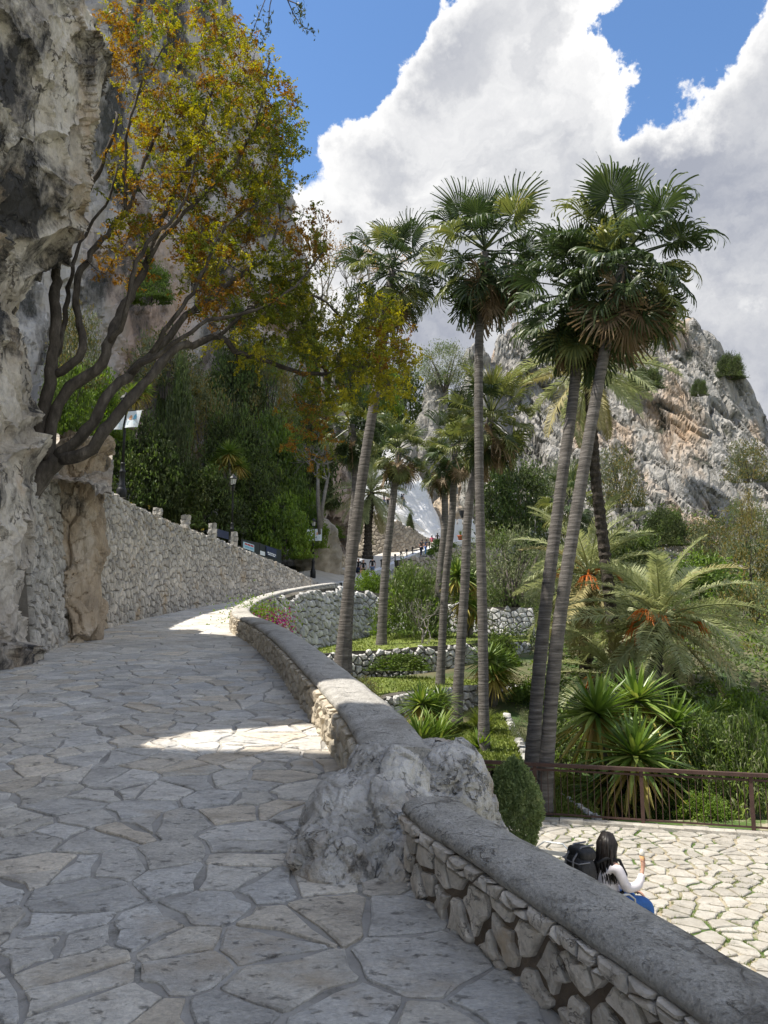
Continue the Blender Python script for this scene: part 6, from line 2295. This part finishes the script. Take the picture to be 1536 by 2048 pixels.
def walker(label, loc, rz, H, top_mat, leg_mat, hair_mat, stride=.18, arm=.0, shorts=False, lean=0.0, bag=None, longhair=True, skirt=False, armpose='down'):
    """standing or walking person, faces local -Y"""
    root = thing('person', label, 'person', loc, rz)
    k = H / 1.7
    p = lambda x, y, z: (x * k, (y - lean * max(0, z - .9)) * k, z * k)
    st = stride
    body = chain(
        [(p(0, 0, .95), .12 * k), (p(0, .0, 1.12), .1 * k), (p(0, .01, 1.3), .115 * k), (p(0, .01, 1.42), .08 * k), (p(0, 0, 1.5), .048 * k), (p(0, -.015, 1.56), .07 * k), (p(0, -.01, 1.63), .078 * k), (p(0, 0, 1.68), .045 * k)],
        [0, (p(.085, 0, .88), .09 * k), (p(.09, -st * .5, .5), .055 * k), (p(.09, -st * .45, .28), .05 * k), (p(.09, -st * .55, .07), .034 * k), (p(.095, -st * .55 - .13, .03), .026 * k)],
        [0, (p(-.085, 0, .88), .09 * k), (p(-.09, st * .35, .5), .055 * k), (p(-.09, st * .7, .3), .05 * k), (p(-.09, st * 1.0, .1), .034 * k), (p(-.095, st * 1.0 - .11, .04), .026 * k)],
        [3, (p(.17, .01, 1.39), .05 * k), (p(.23, .03 + arm, 1.12), .036 * k), (p(.22 if armpose == 'down' else .1, -.08 if armpose == 'down' else -.22, .9 if armpose == 'down' else 1.15), .026 * k), (p(.21 if armpose == 'down' else .03, -.11 if armpose == 'down' else -.26, .8 if armpose == 'down' else 1.18), .026 * k)],
        [3, (p(-.17, .01, 1.39), .05 * k), (p(-.23, .03 - arm, 1.12), .036 * k), (p(-.22 if armpose == 'down' else -.1, -.04 if armpose == 'down' else -.22, .9 if armpose == 'down' else 1.15), .026 * k), (p(-.21 if armpose == 'down' else -.03, -.07 if armpose == 'down' else -.26, .8 if armpose == 'down' else 1.18), .026 * k)])
    skin('body', *body, M_skin, root)
    tp = chain([(p(0, 0, .93), .135 * k), (p(0, 0, 1.12), .117 * k), (p(0, .01, 1.3), .132 * k), (p(0, .01, 1.41), .095 * k)],
               [3, (p(.17, .01, 1.39), .062 * k), (p(.21, .02 + arm * .6, 1.22), .05 * k)], [3, (p(-.17, .01, 1.39), .062 * k), (p(-.21, .02 - arm * .6, 1.22), .05 * k)])
    skin('top', *tp, top_mat, root)
    if skirt:
        MB().add(*lathe([(.24 * k, .55 * k), (.2 * k, .75 * k), (.15 * k, .98 * k)], 12)).build('skirt', leg_mat, root, True)
    else:
        zl = .56 if shorts else .1
        def leg(sx, yk, ya):
            q = [0, (p(sx * .085, 0, .87), .1 * k), (p(sx * .09, yk, .5 if not shorts else .6), (.068 if not shorts else .08) * k)]
            if not shorts:
                q += [(p(sx * .09, (yk + ya) / 2, .3), .058 * k), (p(sx * .09, ya, .09), .05 * k)]
            return q
        lg = chain([(p(0, 0, .95), .128 * k)], leg(1, -st * .5, -st * .55), leg(-1, st * .35, st * 1.0))
        skin('trousers' if not shorts else 'shorts', *lg, leg_mat, root)
    hr = [(p(0, .02, 1.58), .082 * k), (p(0, .015, 1.65), .085 * k), (p(0, .01, 1.69), .05 * k)]
    hv = chain(hr, [0, (p(0, .05, 1.5), .07 * k), (p(0, .06, 1.38), .06 * k)] if longhair else [0, (p(0, .03, 1.55), .07 * k)])
    skin('hair', *hv, hair_mat, root)
    for sx in (1, -1):
        MB().add(*lathe([(.04 * k, 0), (.045 * k, .03 * k), (.03 * k, .07 * k)], 8, p(sx * .092, (-st * .55 - .06) if sx > 0 else (st * 1.0 - .05), 0))).build('shoe', M_whitecloth, root)
    if bag:
        V, f = box(p(.02, .2, 1.2), (.28 * k, .16 * k, .4 * k))
        pk = thing('backpack', bag, 'backpack', loc, rz)
        MB().add(V, f).build('bag', M_black, pk, True)
        MB().add(*box(p(.02, .3, 1.13), (.2 * k, .06 * k, .2 * k))).build('pocket', M_black, pk)
    return root


def road_at(px, Y):
    x = (px - 768) / F * Y * 1.005
    return Vector((x, Y, float(PZf(Y)) + .01))


walker('woman in a black top and pale skirt, leftmost of three walking down the road', road_at(717, 61), -.2, 1.68, M_black, M_navycloth, M_brownhair, .2, .05, skirt=True)
walker('woman in black carrying an orange bag, middle of three walking down the road', road_at(727, 60), .1, 1.66, M_black, M_black, M_hair, .15, .02, shorts=True)
walker('woman in a sleeveless black top and denim shorts, rightmost of three walking', road_at(745, 62), .0, 1.7, M_black, M_denim, M_brownhair, .2, -.04, shorts=True)
ob = thing('hand_bag', 'orange bag carried by the middle of the three walking women', 'bag', road_at(724, 59.8) + Vector((0, 0, .62)))
MB().add(*box((0, 0, .1), (.26, .12, .24))).build('bag', M_borange, ob)
MB().add(*tube([(-.08, 0, .2), (-.05, 0, .4), (.05, 0, .4), (.08, 0, .2)], .012, 5)).build('handle', M_borange, ob)
walker('man in dark clothes bending forward with his back to us on the upper road', road_at(842, 78), 2.6, 1.75, M_black, M_navycloth, M_hair, .12, 0, lean=.35, longhair=False)
walker('person in a dark top and blue jeans beside the bending man', road_at(851, 79), 2.2, 1.66, M_navycloth, M_jeans, M_brownhair, .1, 0, lean=.2)
walker('person in pink top and pale trousers climbing the upper road', road_at(864, 83), 2.9, 1.7, M_pink, M_cream, M_brownhair, .2, .04)
walker('person in black near the palm stem at the top of the road', road_at(875, 86), 3.0, 1.7, M_black, M_navycloth, M_hair, .15, 0)
# people on the castle stair
for px, py, tm, lm, lb, rz in ((748, 1020, M_black, M_black, 'tiny person in black alone on the castle stair', .3), (768, 1014, M_grey, M_denim, 'tiny person in grey on the castle stair behind the palm stem', 1.0),
                               (776, 1013, M_cream, M_black, 'tiny person in a pale top on the castle stair', -.6), (804, 1014, M_navycloth, M_cream, 'tiny person in navy leaning at the castle stair wall', 2.2), (808, 1014, M_white, M_jeans, 'tiny person in white beside the one in navy on the castle stair', 1.6)):
    walker(lb, P(px, py, 94.0 if px < 790 else 93.2), rz, 1.66, tm, lm, M_hair, .1, 0)

# --- the woman sitting on the terrace, seen from behind
S0 = Vector((2.50, 9.25, PLZ))
RZ = math.radians(-68)        # local -Y is her front after the turn below
woman = thing('person', 'seated woman with long black hair, white sweater and blue jeans on the sunny terrace', 'person', S0, RZ)
q = lambda x, y, z: (x, y, z)
# local frame: +Y is where she faces, seat height .45
body = chain(
    [(q(0, 0, .53), .135), (q(0, -.02, .66), .12), (q(0, -.005, .82), .125), (q(0, .03, .95), .09), (q(0, .06, 1.03), .05), (q(0, .085, 1.09), .074), (q(0, .09, 1.165), .084), (q(0, .085, 1.22), .05)],
    [0, (q(.1, .06, .5), .095), (q(.13, .42, .5), .068), (q(.13, .47, .44), .06), (q(.12, .44, .25), .052), (q(.12, .42, .08), .034), (q(.125, .55, .035), .028)],
    [0, (q(-.1, .06, .5), .095), (q(-.12, .4, .51), .068), (q(-.12, .45, .45), .06), (q(-.1, .36, .25), .052), (q(-.1, .32, .08), .034), (q(-.1, .45, .035), .028)],
    [3, (q(.17, .03, .92), .052), (q(.21, .12, .7), .04), (q(.19, .31, .72), .032), (q(.15, .40, .86), .022), (q(.14, .415, .91), .03)],
    [3, (q(-.17, .03, .92), .052), (q(-.22, .1, .7), .04), (q(-.12, .3, .6), .03), (q(-.05, .38, .585), .022), (q(-.02, .42, .58), .026)])
V, E, R = body
def add_hand(root_i, base, fdir, side, curl, L):
    fd, sd, cu = Vector(fdir).normalized(), Vector(side).normalized(), Vector(curl).normalized()
    for i, (o, l) in enumerate(((-.027, .9), (-.009, 1.05), (.009, 1.0), (.026, .78))):
        a = Vector(base) + sd * o + fd * .03
        prev = root_i
        for s, c, r in ((.3, .05, .0085), (.65, .3, .0078), (.85, .62, .0066)):
            V.append(tuple(a + fd * l * L * s + cu * l * L * c)); R.append(r)
            E.append((prev, len(V) - 1)); prev = len(V) - 1
    a = Vector(base) - sd * .03
    prev = root_i
    for s, c, r in ((.1, .25, .011), (.35, .6, .0085)):
        V.append(tuple(a - sd * .012 + fd * L * s + cu * L * c)); R.append(r)
        E.append((prev, len(V) - 1)); prev = len(V) - 1
ih = [i for i, v in enumerate(V) if v == (.14, .415, .91)][0]
add_hand(ih, (.14, .415, .91), (-.1, .2, 1), (.0, -1, .2), (-1, .1, .1), .075)
il = [i for i, v in enumerate(V) if v == (-.02, .42, .58)][0]
add_hand(il, (-.02, .42, .58), (.6, .7, -.1), (.7, -.6, 0), (0, .2, -1), .075)
# nose and chin
V.append((0, .185, 1.13)); R.append(.014); E.append((5, len(V) - 1))
skin('body', V, E, R, M_skin, woman, sub=2)
tp = chain([(q(0, -.005, .5), .175), (q(0, -.02, .66), .16), (q(0, -.005, .82), .165), (q(0, .025, .945), .115)],
           [3, (q(.17, .03, .92), .068), (q(.215, .12, .7), .055), (q(.195, .3, .72), .046), (q(.16, .38, .83), .034)],
           [3, (q(-.17, .03, .92), .068), (q(-.225, .1, .7), .055), (q(-.13, .29, .605), .046), (q(-.07, .36, .59), .034)])
sw = skin('sweater', *tp, M_whitecloth, woman, sub=2)
co = np.array([v.co[:] for v in sw.data.vertices])
nr = np.array([v.normal[:] for v in sw.data.vertices])
co += nr * (.012 * ridged(co * (6, 6, 11), 3, .5, 4))[:, None]
sw.data.vertices.foreach_set('co', co.astype(np.float32).ravel())
sw.data.update()
lg = chain([(q(0, 0, .52), .15)],
           [0, (q(.1, .07, .5), .112), (q(.13, .42, .505), .085), (q(.13, .48, .44), .076), (q(.12, .44, .25), .066), (q(.12, .42, .1), .056)],
           [0, (q(-.1, .07, .5), .112), (q(-.12, .4, .515), .085), (q(-.12, .46, .45), .076), (q(-.1, .36, .25), .066), (q(-.1, .32, .1), .056)])
skin('jeans', *lg, M_jeans, woman, sub=2)
hm = MB()
rr = np.random.default_rng(77)
us, vs = np.linspace(0, 2 * math.pi, 25), np.linspace(0, 1, 15)
S = np.zeros((25, 15, 3))
for i_, u in enumerate(us):
    for j_, v in enumerate(vs):
        th = v * math.pi * .72
        S[i_, j_] = (.098 * math.sin(th) * math.cos(u), .055 + (.118 if math.sin(u) < 0 else .085) * math.sin(th) * math.sin(u), 1.155 + .115 * math.cos(th))
hm.add(S.reshape(-1, 3), gridfaces(25, 15)[:, ::-1])
for k_ in range(150):
    u = rr.uniform(math.pi * .93, math.pi * 2.07)
    if k_ % 5 == 0:
        u = rr.uniform(-.25, .35)
    r0 = rr.uniform(.92, 1.04)
    cx, sy = math.cos(u), math.sin(u)
    top_ = np.array([.06 * cx, .05 + .05 * sy, 1.262])
    mid_ = np.array([.102 * cx * r0, .055 + .122 * sy * r0, 1.15])
    low_ = np.array([.1 * cx + rr.normal(0, .012), .03 + .1 * sy + rr.normal(0, .01), rr.uniform(.98, 1.03)])
    end_ = np.array([.1 * cx + .05 + rr.normal(0, .025), -.035 + .1 * sy + .06 * max(0, cx) + rr.normal(0, .02), rr.uniform(.74, .88)])
    hm.add(*tube([top_, mid_, low_, low_ * .45 + end_ * .55 + rr.normal(0, .01, 3), end_], [.012, .016, .016, .013, .003], 5))
hm.build('hair', M_hair, woman, True)
for sx, fy in ((.122, .5), (-.1, .4)):
    Vb, f = box((sx, fy, .035), (.085, .25, .07))
    o = MB().add(Vb, f).build('shoe', M_whitecloth, woman)
    bv = o.modifiers.new('b', 'BEVEL'); bv.width = .02; bv.segments = 2
wm = woman.matrix_basis.copy()
# what she holds
cone = thing('ice_cream_cone', 'wafer cone held up in the seated woman\'s hand', 'ice cream', S0, RZ)
MB().add(*lathe([(.008, .83), (.02, .93), (.03, 1.0)], 10, (.118, .425, 0))).build('cone', M_cone, cone, True)
MB().add(*lathe([(.029, 1.0), (.033, 1.02), (.026, 1.05), (.01, 1.07)], 10, (.118, .425, 0))).build('scoop', M_cream, cone, True)
# backpack on her back
bp = thing('backpack', 'bulky black backpack worn by the seated woman', 'backpack', S0, RZ)
def soft(name, c, s, parent, mat, bev, rot=0.0, seed=1):
    Vb, f = box((0, 0, 0), s)
    co, fs = roughen(Vb, f, 5, .0, 1)
    # round it
    e = np.array(s) / 2
    u = co / e
    u = u / (np.abs(u) ** 3.2).sum(1)[:, None] ** (1 / 3.2)
    co = u * e + .012 * np.stack([fbm(co * 9, 3, .5, seed + k) for k in range(3)], 1)
    ca, sa = math.cos(rot), math.sin(rot)
    co = co @ np.array([(1, 0, 0), (0, ca, sa), (0, -sa, ca)]) + np.array(c)
    return MB().add(co, fs).build(name, mat, parent, True)
soft('bag', (0.0, -.33, .82), (.36, .27, .54), bp, M_packcloth, .05, .06, 3)
soft('top_flap', (0, -.31, 1.08), (.31, .25, .15), bp, M_packcloth, .05, .0, 5)
soft('pocket', (0, -.45, .7), (.27, .12, .26), bp, M_packcloth, .04, .04, 7)
for sx in (-.2, .2):
    soft('side_pocket', (sx, -.31, .66), (.08, .16, .2), bp, M_packcloth, .03, 0, 9)
for sx in (-.07, .07):
    MB().add(*tube([(sx, -.2, 1.165), (sx, -.36, 1.16), (sx, -.475, 1.04), (sx, -.49, .9)], .011, 5)).build('webbing', M_grey, bp, True)
MB().add(*tube([(-.13, -.475, .84), (-.08, -.512, .85), (.08, -.512, .85), (.13, -.475, .84)], .006, 5)).build('zip', M_steel, bp, True)
MB().add(*tube([(-.175, -.33, 1.02), (-.15, -.46, 1.01), (0, -.475, 1.005), (.15, -.46, 1.01), (.175, -.33, 1.02)], .007, 5)).build('seam', M_grey, bp, True)
for sx in (-.11, .11):
    MB().add(*tube([(sx, -.19, .62), (sx * 1.5, .1, .66), (sx * 1.45, .16, .84), (sx * 1.2, .1, .99), (sx, -.06, 1.02), (sx, -.2, .98)], .018, 6)).build('strap', M_black, bp, True)
MB().add(*tube([(-.05, -.24, 1.08), (-.03, -.24, 1.14), (.03, -.24, 1.14), (.05, -.24, 1.08)], .01, 5)).build('handle', M_black, bp, True)


def chair(label, loc, rz):
    root = thing('metal_chair', label, 'chair', loc, rz)
    for sx in (-.24, .24):
        MB().add(*tube([(sx, .22, 0), (sx, .2, .6), (sx, .12, .66), (sx, -.14, .66), (sx, -.2, .62), (sx, -.23, 0)], .013, 6)).build('side_frame', M_steel, root, True)
    V, f = box((0, 0, .43), (.44, .42, .025))
    MB().add(V, f).build('seat', M_steel, root)
    MB().add(*tube([(-.21, -.2, .43), (-.21, -.27, .78), (-.12, -.29, .85), (.12, -.29, .85), (.21, -.27, .78), (.21, -.2, .43)], .012, 6)).build('back_frame', M_steel, root, True)
    for z in (.55, .64, .73):
        V, f = box((0, -.22 - (z - .43) * .17, z), (.41, .012, .05))
        MB().add(V, f).build('back_slat', M_steel, root)
    return root


chair('steel armchair on which the woman with the backpack sits', S0, RZ)
chair('empty steel armchair behind the parapet near the clipped bush', Vector((2.02, 10.15, PLZ)), math.radians(150))
